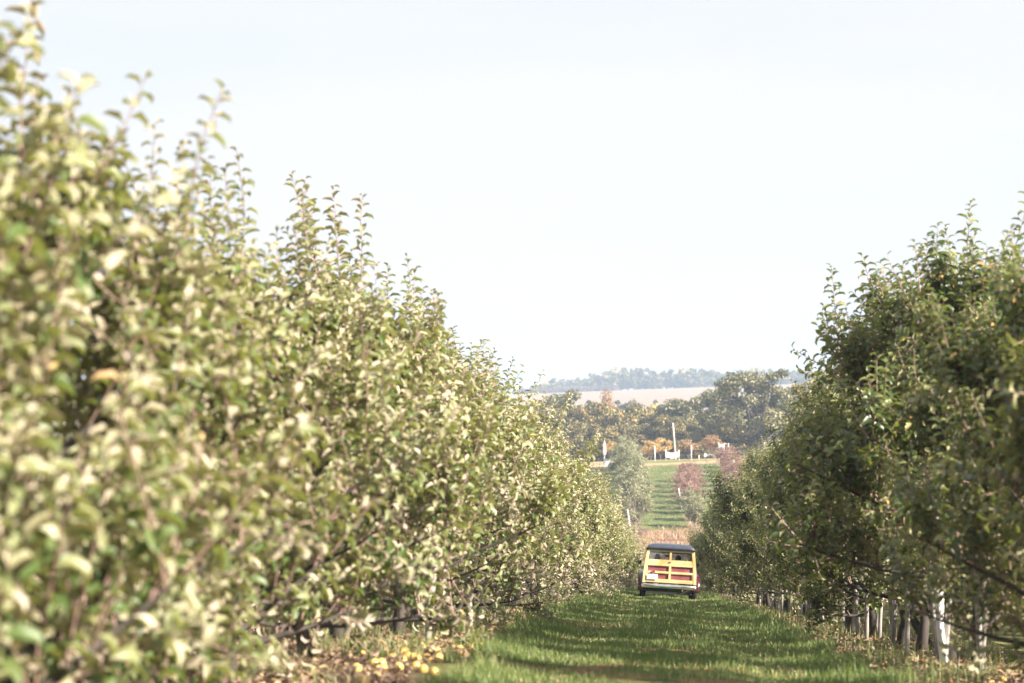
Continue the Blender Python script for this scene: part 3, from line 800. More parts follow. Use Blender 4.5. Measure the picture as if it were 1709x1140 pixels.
# ------------------------------------------------------------------ stakes
def stake_mesh(h, r, seed, m, bark=6):
    g = Geo(); rg = np.random.default_rng(seed)
    z = np.linspace(-.15, h, 7)
    P = np.stack([rg.normal(0, .006, 7), rg.normal(0, .006, 7), z], -1)
    g.tube(P, r * (1 + rg.normal(0, .05, 7)), 9)
    return g.mesh('stake', m, True)
STK = [stake_mesh(2.2, .025, i, M['grey_wood']) for i in range(3)]
STK_LOW = stake_mesh(.9, .031, 5, M['grey_wood'])
y = 17.6; k = 0
while y < 64:
    for dx in ((-.10, .16) if k % 3 else (.05,)):
        x = RX + dx + rr.uniform(-.1, .1); yy = y + rr.uniform(-.5, .5)
        o = obj('wooden_stake', STK[(k + int(dx > 0)) % 3])
        o.location = (x, yy, zgf(x, yy)); o.rotation_euler = (rr.gauss(0, .05), rr.gauss(0, .075), rr.uniform(0, 6))
        tag(o, 'grey wooden stake standing among the trunks under the right row', 'stake', 'wooden stakes of the right row')
    y += 1.75 * rr.uniform(.85, 1.15); k += 1
o = obj('wooden_stake', stake_mesh(1.35, .036, 9, M['white_cloth'])); x, y = 2.45, 21.6  # wooden stake, its sunlit look put into a white material
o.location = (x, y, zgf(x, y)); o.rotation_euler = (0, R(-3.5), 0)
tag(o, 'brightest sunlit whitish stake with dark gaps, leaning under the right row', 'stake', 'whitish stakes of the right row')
for y in (19.4, 23.5):
    x = LX + .45; o = obj('wooden_stake', STK_LOW); o.location = (x, y, zgf(x, y)); o.rotation_euler = (.03, .04, y)
    tag(o, 'pale stake half hidden in the leaves at the foot of the left row', 'stake', 'stakes of the left row')

# leaning trunk under the right row
g = Geo(); g.tube([(0.45, 0, -.1), (.26, 0, .25), (.02, 0, .62), (-.12, .05, 1.0), (-.15, .1, 1.6)], [.06, .05, .045, .04, .02], 8)
t = empty('apple_tree', (2.45, 26.2, zgf(2.45, 26.2)))
tag(t, 'apple tree with a strongly slanting trunk under the right row', 'tree', 'apple trees of the right row')
obj('trunk', g.mesh('trunk', M['bark_dark']), t)
c = obj('crown', RV[2][1], t); c.scale = (.7, .7, .55); c.location = (-.1, 0, .9)

# ------------------------------------------------------------------ small things on the far slope
def post(name, px, y0, d, hh, r, m, lb, cat, grp=None, lean=0.0, dark_foot=False):
    x = at(px, d); z = zgf(x, d)
    gg = Geo(); gg.tube([(0, 0, -.2), (lean * .5, 0, hh * .5), (lean, 0, hh)], [r * .8, r * .8, r * .7], 8)
    o = obj(name, gg.mesh(name, m)); o.location = (x, d, z)
    return tag(o, lb, cat, grp)
t = empty('leaning_pole', (at(1053.5, 196), 196, zgf(at(1053.5, 196), 196)))
tag(t, 'white leaning pole at the near end of the grey green tree row', 'pole')
gg = Geo(); gg.tube([(0, 0, .12), (-.15, 0, 1.05), (-.30, 0, 2.05)], .05, 9); obj('shaft', gg.mesh('shaft', M['white_plastic']), t)
gg = Geo(); gg.tube([(0, 0, -.2), (0, 0, .12)], .075, 9); obj('base', gg.mesh('base', M['bark_dark']), t)
post('marker_post', 1138, 0, 213, 1.9, .055, M['white_plastic'], 'taller leaning white post among the reddish trees, left of its twin', 'post', lean=-.3)
post('marker_post', 1145, 0, 209, 1.5, .06, M['white_plastic'], 'shorter white post among the reddish trees, right of its taller twin', 'post', lean=-.12)
post('marker_post', 1151, 0, 203, 1.3, .05, M['white_plastic'], 'short white post sticking up from the low grey green tree', 'post')
post('marker_post', 1224, 0, 235, 2.3, .06, M['white_plastic'], 'white post among the reddish trees of the rightmost far row', 'post')
post('marker_post', 1067, 0, 253, 1.9, .05, M['white_plastic'], 'thin white post under the small pinkish orange tree', 'post')
post('marker_post', 1093, 0, 262, 1.6, .07, M['white_plastic'], 'thick pale post left of the yellow hilltop tree', 'post')
post('marker_post', 1153.5, 0, 259, 1.7, .06, M['white_plastic'], 'pale post in front of the orange hilltop tree', 'post')
post('marker_post', 1215, 0, 258, 1.8, .05, M['white_plastic'], 'short white post right of the hanging white sheet', 'post')
post('marker_post', 1166, 0, 264, .5, .08, M['pole_wood'], 'stubby tan post on the bare hilltop', 'post')
post('bare_pole', 1127.5, 0, 272, 4.1, .11, M['pole_wood'], 'tall bare pale pole leaning slightly above the hilltop', 'pole', lean=-.30)

def cloth(name, px0, px1, d, ztop, drop, m, lb, cat, sag=.18):
    x0, x1 = at(px0, d), at(px1, d)
    xm = (x0 + x1) / 2; zb = zgf(xm, d)
    nx, nz = 16, 7
    V = []
    for j in range(nz):
        for i in range(nx):
            u = i / (nx - 1); v = j / (nz - 1)
            V.append((x0 - xm + (x1 - x0) * u, .05 * math.sin(u * 31) * (0.3 + v), ztop - sag * math.sin(math.pi * u) - drop * v * (1 + .06 * math.sin(u * 17))))
    F = [(j * nx + i, (j + 1) * nx + i, (j + 1) * nx + i + 1, j * nx + i + 1) for j in range(nz - 1) for i in range(nx - 1)]
    t = empty(name, (xm, d, zb))
    tag(t, lb, cat)
    obj('sheet', np_mesh('sheet', np.array(V), [4] * len(F), [i for f in F for i in f], m, smooth=True), t)
    for s in (x0 - xm, x1 - xm):
        gg = Geo(); gg.tube([(s, .04, -.1), (s, .04, ztop + .12)], .035, 8); obj('post', gg.mesh('post', M['white_plastic']), t)
    return t
cloth('white_sheet', 1111, 1133, 261, 1.05, .62, M['white_cloth'], 'sagging white sheet hung between posts beside the tall bare pole', 'sheet')
cloth('white_sheet', 1199, 1208, 258, 1.75, .45, M['white_cloth'], 'small white sheet on posts before the orange brown tree', 'sheet', sag=.05)
# folded umbrella
x = at(1009, 258); t = empty('folded_umbrella', (x, 258, zgf(x, 258)))
tag(t, 'closed white umbrella standing upright behind the white panel fence', 'umbrella')
gg = Geo(); gg.tube([(0, 0, .9), (0, 0, 1.15), (0, 0, 1.7), (0, 0, 2.2), (0, 0, 2.45)], [.10, .17, .15, .08, .02], 12); obj('canopy', gg.mesh('canopy', M['white_cloth']), t)
gg = Geo(); gg.tube([(0, 0, -.1), (0, 0, .95)], .03, 8); obj('pole', gg.mesh('pole', M['white_plastic']), t)
gg = Geo(); gg.tube([(0, 0, 2.42), (0, 0, 2.5)], .025, 8); obj('finial', gg.mesh('finial', M['pole_wood']), t)

def bm_obj(name, fn, m, parent=None, bevel=0.0, smooth=False):
    bm = bmesh.new(); fn(bm)
    if bevel:
        bmesh.ops.bevel(bm, geom=bm.edges[:] , offset=bevel, segments=2, affect='EDGES', profile=.6)
    bmesh.ops.recalc_face_normals(bm, faces=bm.faces[:])
    me = bpy.data.meshes.new(name); bm.to_mesh(me); bm.free()
    me.materials.append(m)
    if smooth:
        for p in me.polygons: p.use_smooth = True
    return obj(name, me, parent)
def box(bm, c, s, rot=None):
    mtx = Matrix.Translation(c) @ (rot.to_4x4() if rot is not None else Matrix()) @ Matrix.Diagonal((*s, 1))
    return bmesh.ops.create_cube(bm, size=1.0, matrix=mtx)['verts']

x = at(1019, 250); t = empty('panel_fence', (x, 250, zgf(x, 250)))
tag(t, 'short white panel fence left of the grey green tree row', 'fence')
def pf(bm):
    for i in range(9): box(bm, (-.55 + i * .14, 0, .55), (.12, .03, .8))
bm_obj('panel', pf, M['white_plastic'], t)
bm_obj('rail', lambda bm: (box(bm, (0, .03, .35), (1.3, .03, .08)), box(bm, (0, .03, .8), (1.3, .03, .08))), M['white_plastic'], t)
for s in (-.66, .66):
    bm_obj('post', lambda bm: box(bm, (s, .02, .45), (.08, .08, 1.15)), M['white_plastic'], t)
x = at(1177, 258); t = empty('sign_stake', (x, 258, zgf(x, 258)))
tag(t, 'small white pointed board on a dark stake on the bare hilltop', 'sign')
bm_obj('board', lambda bm: box(bm, (0, 0, .62), (.26, .03, .34), Matrix.Rotation(R(18), 3, 'Y')), M['white_plastic'], t)
bm_obj('stake', lambda bm: box(bm, (0, .03, .2), (.05, .05, .6)), M['bark_dark'], t)
x = at(1185, 270); t = empty('hoop_cover', (x, 270, zgf(x, 270)))
tag(t, 'low white rounded hoop cover on the hilltop', 'cover')
gg = Geo()
V = []; F = []
for j in range(6):
    for i in range(11):
        a = math.pi * i / 10
        V.append((.62 * math.cos(a), -.5 + .2 * j, .42 * math.sin(a)))
F = [(j * 11 + i, j * 11 + i + 1, (j + 1) * 11 + i + 1, (j + 1) * 11 + i) for j in range(5) for i in range(10)]
obj('cover', np_mesh('cover', np.array(V), [4] * len(F), [i for f in F for i in f], M['white_cloth'], smooth=True), t)
for yy in (-.5, .5):
    gg = Geo(); gg.tube([(.63 * math.cos(math.pi * i / 10), yy, .43 * math.sin(math.pi * i / 10)) for i in range(11)], .015, 6); obj('hoop', gg.mesh('hoop', M['white_plastic']), t)

# small house among the oaks
M['house_wall'] = noise_mat('blue grey siding', (.12, .14, .19), (.18, .20, .26), 3, .7, stretch=(.2, .2, 8))
M['house_roof'] = noise_mat('dark shingles', (.03, .03, .035), (.07, .07, .08), 6, .9)
M['dark_glass'] = noise_mat('dark glass', (.02, .025, .03), (.03, .035, .045), 2, .12, spec=.6)
d = 306; x = at(1163, d); zh = zgf(x, d) + .2
t = empty('house', (x, d, zh), scale=.7); tag(t, 'small dark blue grey house with white windows between the oaks', 'house')
bm_obj('wall', lambda bm: box(bm, (0, 2, 1.4), (4.6, 4, 3.4)), M['house_wall'], t)
def hr_(bm):
    v = [bm.verts.new(p) for p in [(-2.6, -.35, 3.0), (2.6, -.35, 3.0), (2.6, 4.35, 3.0), (-2.6, 4.35, 3.0), (-2.6, 2, 4.6), (2.6, 2, 4.6)]]
    for f in ((0, 1, 5, 4), (2, 3, 4, 5), (0, 4, 3), (1, 2, 5), (0, 3, 2, 1)): bm.faces.new([v[i] for i in f])
bm_obj('roof', hr_, M['house_roof'], t)
for wx in (-1.5, .9, 1.7):
    f = bm_obj('window', lambda bm: box(bm, (wx, -.03, 2.3), (.42, .06, .75)), M['white_plastic'], t)
    bm_obj('pane', lambda bm: box(bm, (wx + .03, -.065, 2.22), (.22, .02, .42)), M['dark_glass'], f)
bm_obj('door', lambda bm: box(bm, (-.1, -.03, .75), (.9, .06, 1.9)), M['pole_wood'], t)

# ------------------------------------------------------------------ the wood-bodied wagon
def wood(name, c1, c2, axis, rough=.35):
    m, nt, b = mat(name)
    tc = nt.nodes.new('ShaderNodeTexCoord'); mp = nt.nodes.new('ShaderNodeMapping')
    s = [26, 26, 26]; s[axis] = 1.6
    mp.inputs['Scale'].default_value = s
    n1 = nt.nodes.new('ShaderNodeTexNoise'); n1.inputs['Scale'].default_value = 1.0; n1.inputs['Detail'].default_value = 5
    n2 = nt.nodes.new('ShaderNodeTexNoise'); n2.inputs['Scale'].default_value = 2.3
    nt.links.new(tc.outputs['Object'], mp.inputs['Vector']); nt.links.new(mp.outputs['Vector'], n1.inputs['Vector'])
    nt.links.new(tc.outputs['Object'], n2.inputs['Vector'])
    ad = nt.nodes.new('ShaderNodeMath'); ad.operation = 'ADD'
    hf = nt.nodes.new('ShaderNodeMath'); hf.operation = 'MULTIPLY'; hf.inputs[1].default_value = .5
    nt.links.new(n1.outputs['Fac'], ad.inputs[0]); nt.links.new(n2.outputs['Fac'], ad.inputs[1]); nt.links.new(ad.outputs[0], hf.inputs[0])
    r = ramp(nt, [(.38, c1), (.62, c2)])
    nt.links.new(hf.outputs[0], r.inputs['Fac']); nt.links.new(r.outputs['Color'], b.inputs['Base Color'])
    b.inputs['Roughness'].default_value = rough
    b.inputs['Coat Weight'].default_value = .4
    return m
WV = wood('blond varnished frame wood', (.50, .33, .13), (.76, .60, .33), 2)
WH = wood('blond varnished rail wood', (.50, .33, .13), (.76, .60, .33), 0)
WY = wood('blond varnished side wood', (.50, .33, .13), (.76, .60, .33), 1)
MP = wood('red mahogany panel', (.17, .045, .05), (.30, .10, .11), 0)
MPY = wood('red mahogany side panel', (.20, .035, .03), (.36, .09, .07), 1)
def paint(name, c, rough=.18, metallic=0.0, coat=.6):
    m, nt, b = mat(name)
    tc = nt.nodes.new('ShaderNodeTexCoord'); n = nt.nodes.new('ShaderNodeTexNoise'); n.inputs['Scale'].default_value = 5; n.inputs['Detail'].default_value = 3
    nt.links.new(tc.outputs['Object'], n.inputs['Vector'])
    mr = nt.nodes.new('ShaderNodeMapRange'); mr.inputs['To Min'].default_value = rough * .7; mr.inputs['To Max'].default_value = rough * 1.6
    nt.links.new(n.outputs['Fac'], mr.inputs['Value']); nt.links.new(mr.outputs['Result'], b.inputs['Roughness'])
    r = ramp(nt, [(.3, tuple(v * .85 for v in c)), (.7, tuple(min(1, v * 1.12) for v in c))])
    nt.links.new(n.outputs['Fac'], r.inputs['Fac']); nt.links.new(r.outputs['Color'], b.inputs['Base Color'])
    b.inputs['Metallic'].default_value = metallic; b.inputs['Coat Weight'].default_value = coat
    return m
MAR = paint('dark maroon paint', (.055, .012, .018))
ROOFM = paint('dark navy roof fabric', (.040, .048, .075), .38, coat=.3)
CHR = paint('chrome', (.78, .79, .82), .12, 1.0, 0)
BLK = paint('black underbody', (.012, .012, .013), .6, coat=0)
RUB = noise_mat('tyre rubber', (.018, .018, .019), (.035, .033, .032), 30, .85)
WHW = paint('cream wheel paint', (.62, .58, .48), .4)
LGT, _nt, _b = mat('red lamp lens'); _b.inputs['Base Color'].default_value = (.35, .01, .06, 1); _b.inputs['Roughness'].default_value = .15
_n = _nt.nodes.new('ShaderNodeTexNoise'); _n.inputs['Scale'].default_value = 60; _r = ramp(_nt, [(.3, (.25, .005, .03)), (.7, (.45, .02, .08))]); _nt.links.new(_n.outputs['Fac'], _r.inputs['Fac']); _nt.links.new(_r.outputs['Color'], _b.inputs['Base Color'])
PLT = paint('white plate enamel', (.80, .82, .82), .35)
PTX = paint('grey plate characters', (.12, .14, .20), .5)
SEAT = noise_mat('dark brown seat leather', (.03, .022, .018), (.06, .045, .035), 12, .55)
def glass():
    m = bpy.data.materials.new('window glass'); m.use_nodes = True
    nt = m.node_tree; nt.nodes.clear()
    o = nt.nodes.new('ShaderNodeOutputMaterial'); tr = nt.nodes.new('ShaderNodeBsdfTransparent'); gl = nt.nodes.new('ShaderNodeBsdfGlossy')
    tr.inputs['Color'].default_value = (.80, .84, .86, 1); gl.inputs['Roughness'].default_value = .03
    fr = nt.nodes.new('ShaderNodeFresnel'); fr.inputs['IOR'].default_value = 1.55
    ad = nt.nodes.new('ShaderNodeMath'); ad.operation = 'MULTIPLY_ADD'; ad.inputs[1].default_value = 1.0; ad.inputs[2].default_value = .05
    ms = nt.nodes.new('ShaderNodeMixShader')
    nt.links.new(fr.outputs[0], ad.inputs[0]); nt.links.new(ad.outputs[0], ms.inputs[0]); nt.links.new(tr.outputs[0], ms.inputs[1]); nt.links.new(gl.outputs[0], ms.inputs[2])
    nt.links.new(ms.outputs[0], o.inputs['Surface'])
    return m
GLS = glass()

cy_ = 75.0
car = empty('wood_panelled_wagon', (0.06, cy_ + 2.1, zgf(0.06, cy_ + 2.1) - .03), (-math.atan(.072), R(3.3), R(0.6)))
tag(car, 'vintage wood panelled station wagon driving away down the grassy lane', 'car')
# local: x right, y forward (rear face at y=-2.05), z up
def hwid(z):                       # half width of the wooden body by height (tumblehome)
    return float(np.interp(z, [.45, .85, 1.15, 1.52], [.835, .82, .785, .735]))
YB, YF = -2.05, .75                # wooden body from tailgate to windscreen
def strip(bm, pts_z, x0f, x1f, y0, y1):
    """a slab across z levels with x limits given as functions of z, between y0 and y1"""
    zs = pts_z
    rings = []
    for z in zs:
        rings.append([bm.verts.new((x0f(z), y0, z)), bm.verts.new((x1f(z), y0, z)), bm.verts.new((x1f(z), y1, z)), bm.verts.new((x0f(z), y1, z))])
    for a, b in zip(rings[:-1], rings[1:]):
        for i in range(4):
            bm.faces.new((a[i], a[(i + 1) % 4], b[(i + 1) % 4], b[i]))
    bm.faces.new(rings[0][::-1]); bm.faces.new(rings[-1])
lev = [.50, .85, 1.15, 1.53]
body = bm_obj('body', lambda bm: None, WV, car)      # filled below with floor and side shells
def shell(bm):
    box(bm, (0, (YB + YF) / 2, .52), (1.56, YF - YB - .1, .06))
bmx = bmesh.new(); shell(bmx); bmx.to_mesh(body.data); bmx.free(); body.data.materials.clear(); body.data.materials.append(BLK)
tg = empty('tailgate_group'); bpy.data.objects.remove(tg)
# corner posts
for s in (-1, 1):
    fi = (lambda z, s=s: s * (hwid(z) - .092)); fo = (lambda z, s=s: s * hwid(z))
    a, b = (fo, fi) if s < 0 else (fi, fo)
    bm_obj('corner_post', lambda bm: strip(bm, lev, a, b, YB, YB + .09), WV, car, bevel=.008)
# tailgate: frame rails and stiles, recessed mahogany panels
inner = lambda z: hwid(z) - .096
tail = bm_obj('tailgate', lambda bm: box(bm, (0, YB + .045, .575), (2 * inner(.57), .07, .11)), WH, car, bevel=.006)
bm_obj('rail', lambda bm: box(bm, (0, YB + .045, .835), (2 * inner(.8), .066, .064)), WH, tail, bevel=.006)
bm_obj('rail', lambda bm: box(bm, (0, YB + .043, 1.115), (2 * inner(1.11), .074, .16)), WH, tail, bevel=.006)
for s in (-1, 1):
    bm_obj('stile', lambda bm: box(bm, (s * (inner(.8) - .016), YB + .047, .835), (.034, .060, .41)), WV, tail, bevel=.005)
    for z0, z1 in ((.632, .80), (.87, 1.032)):
        bm_obj('panel', lambda bm: box(bm, (s * (inner(.8) - .002) / 2, YB + .068, (z0 + z1) / 2), (inner(.8) - .066, .012, z1 - z0 + .01)), MP, tail)
bm_obj('stile', lambda bm: box(bm, (0, YB + .044, .835), (.068, .07, .41)), WV, tail, bevel=.005)
bm_obj('handle', lambda bm: box(bm, (0, YB - .01, 1.17), (.06, .04, .03)), CHR, tail, bevel=.006)
# upper hatch with two panes
hatch = bm_obj('hatch', lambda bm: box(bm, (0, YB + .05, 1.50), (2 * inner(1.5), .07, .055)), WH, car, bevel=.006)
bm_obj('rail', lambda bm: box(bm, (0, YB + .05, 1.212), (2 * inner(1.2), .07, .03)), WH, hatch, bevel=.005)
bm_obj('stile', lambda bm: box(bm, (0, YB + .05, 1.35), (.062, .066, .245)), WV, hatch, bevel=.005)
for s in (-1, 1):
    bm_obj('rear_pane', lambda bm: box(bm, (s * (inner(1.3) + .03) / 2, YB + .06, 1.35), (inner(1.3) - .03, .006, .25)), GLS, hatch)
# side walls: panels between wooden frames, glass above
for s in (-1, 1):
    side = bm_obj('side_wall', lambda bm: strip(bm, [.52, .85, 1.12], (lambda z: s * (hwid(z) - .05) if s > 0 else -hwid(z) + .02), (lambda z: s * (hwid(z) - .02) if s > 0 else -hwid(z) + .05), YB + .092, YF), MPY, car)
    for z, hh in ((.57, .09), (.82, .055), (1.10, .09), (1.505, .05)):
        bm_obj('rail', lambda bm: box(bm, (s * (hwid(z) - .03), (YB + YF) / 2 + .046, z), (.055, YF - YB - .096, hh)), WY, side)
    for yy in (-1.15, -.35, .33, YF - .03):
        bm_obj('pillar', lambda bm: strip(bm, lev, (lambda z: s * (hwid(z) - .05) if s > 0 else -hwid(z) - .003), (lambda z: s * hwid(z) + .003 if s > 0 else -hwid(z) + .05), yy - .035, yy + .035), WV, side)
    for y0, y1 in ((YB + .1, -1.19), (-1.11, -.39), (-.31, .29)):
        bm_obj('side_pane', lambda bm: strip(bm, [1.145, 1.46], (lambda z: s * (hwid(z) - .03) - .003), (lambda z: s * (hwid(z) - .03) + .003), y0, y1), GLS, side)
# roof: crowned shell
def roof(bm):
    ny, nx = 14, 17
    grid = []
    for j in range(ny):
        v = j / (ny - 1); y = YB - .045 + (YF + .12 - YB) * v
        fr = .10 * (1 - abs(2 * v - 1) ** 8) + .10 - .03 * v
        row_ = []
        for i in range(nx):
            a = -1 + 2 * i / (nx - 1)
            x = .765 * math.copysign(abs(a) ** .8, a)
            z = 1.533 + (fr) * (1 - abs(a) ** 4.2) ** .5 + .02
            row_.append(bm.verts.new((x, y, z)))
        grid.append(row_)
    for j in range(ny - 1):
        for i in range(nx - 1):
            bm.faces.new((grid[j][i], grid[j][i + 1], grid[j + 1][i + 1], grid[j + 1][i]))
    def close(rw, flip):
        lo = [bm.verts.new((v.co.x, v.co.y, 1.533)) for v in rw]
        for i in range(len(rw) - 1): bm.faces.new((rw[i], rw[i + 1], lo[i + 1], lo[i]))
        return lo
    a = close(grid[0], 0); b = close(grid[-1], 0)
    bm.faces.new((a[0], grid[0][0], grid[1][0], *[g_[0] for g_ in grid[2:]], b[0])); bm.faces.new((a[-1], grid[0][-1], *[g_[-1] for g_ in grid[1:]], b[-1]))
    bm.faces.new(a + b[::-1])
rf = bm_obj('roof', roof, ROOFM, car, smooth=False)
for p in rf.data.polygons: p.use_smooth = len(p.vertices) == 4
# bumper, underbody, exhaust
def bumper(bm):
    P = [(-.86, .12, 0), (-.85, .03, 0), (-.80, -.02, 0), (-.4, -.06, 0), (0, -.07, 0), (.4, -.06, 0), (.80, -.02, 0), (.85, .03, 0), (.86, .12, 0)]
    prof = [(0, -.065), (-.028, -.05), (-.036, 0), (-.028, .05), (0, .065), (.02, .05), (.02, -.05)]
    rings = [[bm.verts.new((p[0], YB - .10 + p[1] + q[0], .41 + q[1])) for q in prof] for p in P]
    for a, b in zip(rings[:-1], rings[1:]):
        for i in range(len(prof)): bm.faces.new((a[i], a[(i + 1) % 7], b[(i + 1) % 7], b[i]))
    bm.faces.new(rings[0]); bm.faces.new(rings[-1][::-1])
bm_obj('bumper', bumper, CHR, car, smooth=True)
bm_obj('underbody', lambda bm: (box(bm, (0, -1.0, .42), (1.15, 2.1, .12)), box(bm, (0, -1.35, .31), (.9, .10, .10)), box(bm, (.05, -1.35, .30), (.22, .24, .2)), box(bm, (0, -1.78, .30), (1.42, .34, .23)), box(bm, (0, -1.0, .33), (1.3, .9, .18))), BLK, car, bevel=.01)
gg = Geo(); gg.tube([(.38, -.6, .33), (.40, -1.7, .31), (.42, YB - .05, .30)], .028, 10); obj('exhaust_pipe', gg.mesh('exhaust_pipe', CHR), car)
# wheels
def wheel(x, y, s):
    tyre = bm_obj('wheel', lambda bm: None, RUB, car)
    bm = bmesh.new()
    prof = [(-.085, .21), (-.092, .27), (-.080, .335), (-.05, .355), (.05, .355), (.080, .335), (.092, .27), (.085, .21)]
    k = 28
    rings = [[bm.verts.new((q[0], q[1] * math.cos(2 * math.pi * i / k), q[1] * math.sin(2 * math.pi * i / k))) for q in prof] for i in range(k)]
    for i in range(k):
        a, b = rings[i], rings[(i + 1) % k]
        for j in range(8): bm.faces.new((a[j], a[(j + 1) % 8], b[(j + 1) % 8], b[j]))
    bmesh.ops.recalc_face_normals(bm, faces=bm.faces[:]); bm.to_mesh(tyre.data); bm.free()
    for p in tyre.data.polygons: p.use_smooth = True
    tyre.location = (x, y, .355)
    def rim(bm):
        bmesh.ops.create_cone(bm, cap_ends=True, segments=24, radius1=.212, radius2=.20, depth=.13, matrix=Matrix.Rotation(R(90), 4, 'Y'))
        bmesh.ops.create_cone(bm, cap_ends=True, segments=20, radius1=.08, radius2=.05, depth=.05, matrix=Matrix.Translation((s * .085, 0, 0)) @ Matrix.Rotation(R(90 * s), 4, 'Y'))
    bm_obj('rim', rim, WHW, tyre, smooth=False)
for s in (-1, 1):
    wheel(s * .80, -1.25, s); wheel(s * .80, 1.45, s)
# fenders: bulging arches outside the body
def fender(bm, s, yc, xin, xout, ztop, ln):
    nu, nv = 15, 7
    grid = []
    for i in range(nu):
        u = math.pi * (-.08 + 1.16 * i / (nu - 1))
        row_ = []
        for j in range(nv):
            v = j / (nv - 1)
            rad = 1 - .10 * v ** 3 - .03 * v
            y = yc - math.cos(u) * ln * rad
            z = .34 + math.sin(u) * (ztop - .34) * rad
            x = s * (xin + (xout - xin) * math.sin(v * math.pi / 2))
            row_.append(bm.verts.new((x, y, max(z, .26))))
        row_.append(bm.verts.new((s * (xout - .01), yc - math.cos(u) * ln * .80, max(.34 + math.sin(u) * (ztop - .34) * .76, .26))))
        grid.append(row_)
    for a, b in zip(grid[:-1], grid[1:]):
        for j in range(nv): bm.faces.new((a[j], a[j + 1], b[j + 1], b[j]))
for s in (-1, 1):
    f = bm_obj('fender', lambda bm: fender(bm, s, -1.25, .76, .965, .86, .53), MAR, car, smooth=True)
    md = f.modifiers.new('skin', 'SOLIDIFY'); md.thickness = .012
    f = bm_obj('fender', lambda bm: fender(bm, s, 1.45, .50, .965, .93, .60), MAR, car, smooth=True)
    md = f.modifiers.new('skin', 'SOLIDIFY'); md.thickness = .012
    bm_obj('running_board', lambda bm: box(bm, (s * .88, .12, .36), (.16, 1.7, .04)), BLK, car, bevel=.01)
# bonnet, cowl, windscreen
def bonnet(bm):
    rings = []
    for y, wz, zt in ((YF, .72, 1.10), (1.2, .62, 1.06), (1.8, .52, 1.0), (2.0, .47, .96)):
        r_ = []
        for i in range(13):
            a = math.pi * i / 12
            r_.append(bm.verts.new((-wz * math.cos(a), y, .55 + (zt - .55) * math.sin(a) ** .45)))
        rings.append(r_)
    for a, b in zip(rings[:-1], rings[1:]):
        for i in range(12): bm.faces.new((a[i], a[i + 1], b[i + 1], b[i]))
    bm.faces.new(rings[0]); bm.faces.new(rings[-1][::-1])
bm_obj('bonnet', bonnet, MAR, car, smooth=True)
bm_obj('grille', lambda bm: [box(bm, (-.33 + i * .06, 2.02, .72), (.025, .03, .42)) for i in range(12)], CHR, car)
for s in (-1, 1):
    bm_obj('headlight', lambda bm: bmesh.ops.create_uvsphere(bm, u_segments=16, v_segments=10, radius=.1, matrix=Matrix.Translation((s * .52, 1.98, .8)) @ Matrix.Diagonal((1, .6, 1, 1))), CHR, car, smooth=True)
bm_obj('bumper', lambda bm: box(bm, (0, 2.18, .42), (1.6, .05, .12)), CHR, car, bevel=.02)
ws = bm_obj('windscreen_frame', lambda bm: (box(bm, (0, YF, 1.49), (1.5, .05, .05)), box(bm, (0, YF, 1.125), (1.55, .05, .05)), box(bm, (0, YF, 1.31), (.03, .04, .32))), MAR, car)
bm_obj('pane', lambda bm: box(bm, (0, YF, 1.31), (1.44, .006, .32)), GLS, ws)
# mirrors
mr_ = bm_obj('side_mirror', lambda bm: bmesh.ops.create_uvsphere(bm, u_segments=14, v_segments=8, radius=.065, matrix=Matrix.Translation((-.93, .55, 1.14)) @ Matrix.Diagonal((1, .4, 1, 1))), BLK, car, smooth=True)
gg = Geo(); gg.tube([(-.77, .6, 1.06), (-.88, .58, 1.10), (-.93, .565, 1.14)], .01, 6); obj('arm', gg.mesh('arm', CHR), mr_)
gg = Geo(); gg.tube([(.77, .6, 1.06), (.88, .58, 1.10), (.91, .565, 1.14)], .01, 6)
mr_ = bm_obj('side_mirror', lambda bm: bmesh.ops.create_uvsphere(bm, u_segments=14, v_segments=8, radius=.055, matrix=Matrix.Translation((.91, .55, 1.14)) @ Matrix.Diagonal((1, .4, 1, 1))), BLK, car, smooth=True)
obj('arm', gg.mesh('arm', CHR), mr_)
bm_obj('rear_view_mirror', lambda bm: box(bm, (-.05, .68, 1.38), (.16, .03, .06)), BLK, car, bevel=.01)
# tail lamp and plate
tl = bm_obj('tail_light', lambda bm: bmesh.ops.create_cone(bm, cap_ends=True, segments=18, radius1=.042, radius2=.036, depth=.05, matrix=Matrix.Translation((-.50, YB - .035, .845)) @ Matrix.Rotation(R(90), 4, 'X')), LGT, car)
bm_obj('bezel', lambda bm: bmesh.ops.create_cone(bm, cap_ends=True, segments=18, radius1=.052, radius2=.05, depth=.035, matrix=Matrix.Translation((-.50, YB - .014, .845)) @ Matrix.Rotation(R(90), 4, 'X')), CHR, tl)
pl = bm_obj('licence_plate', lambda bm: box(bm, (-.535, YB - .035, .69), (.325, .006, .155)), PLT, car, bevel=.002)
def seg(bm):                       # faint worn characters: three thin ones, two thick bars
    for cx in (-.63, -.56):
        for dx, dz, sx, sz in ((0, .03, .028, .006), (0, -.03, .028, .006), (-.012, 0, .006, .055), (.012, 0, .006, .055)):
            box(bm, (cx + dx, YB - .041, .688 + dz), (sx, .004, sz))
    box(bm, (-.485, YB - .041, .688), (.012, .004, .07)); box(bm, (-.455, YB - .041, .688), (.012, .004, .07))
bm_obj('characters', seg, PTX, pl)
bm_obj('bracket', lambda bm: box(bm, (-.50, YB - .02, .775), (.05, .02, .05)), CHR, pl)
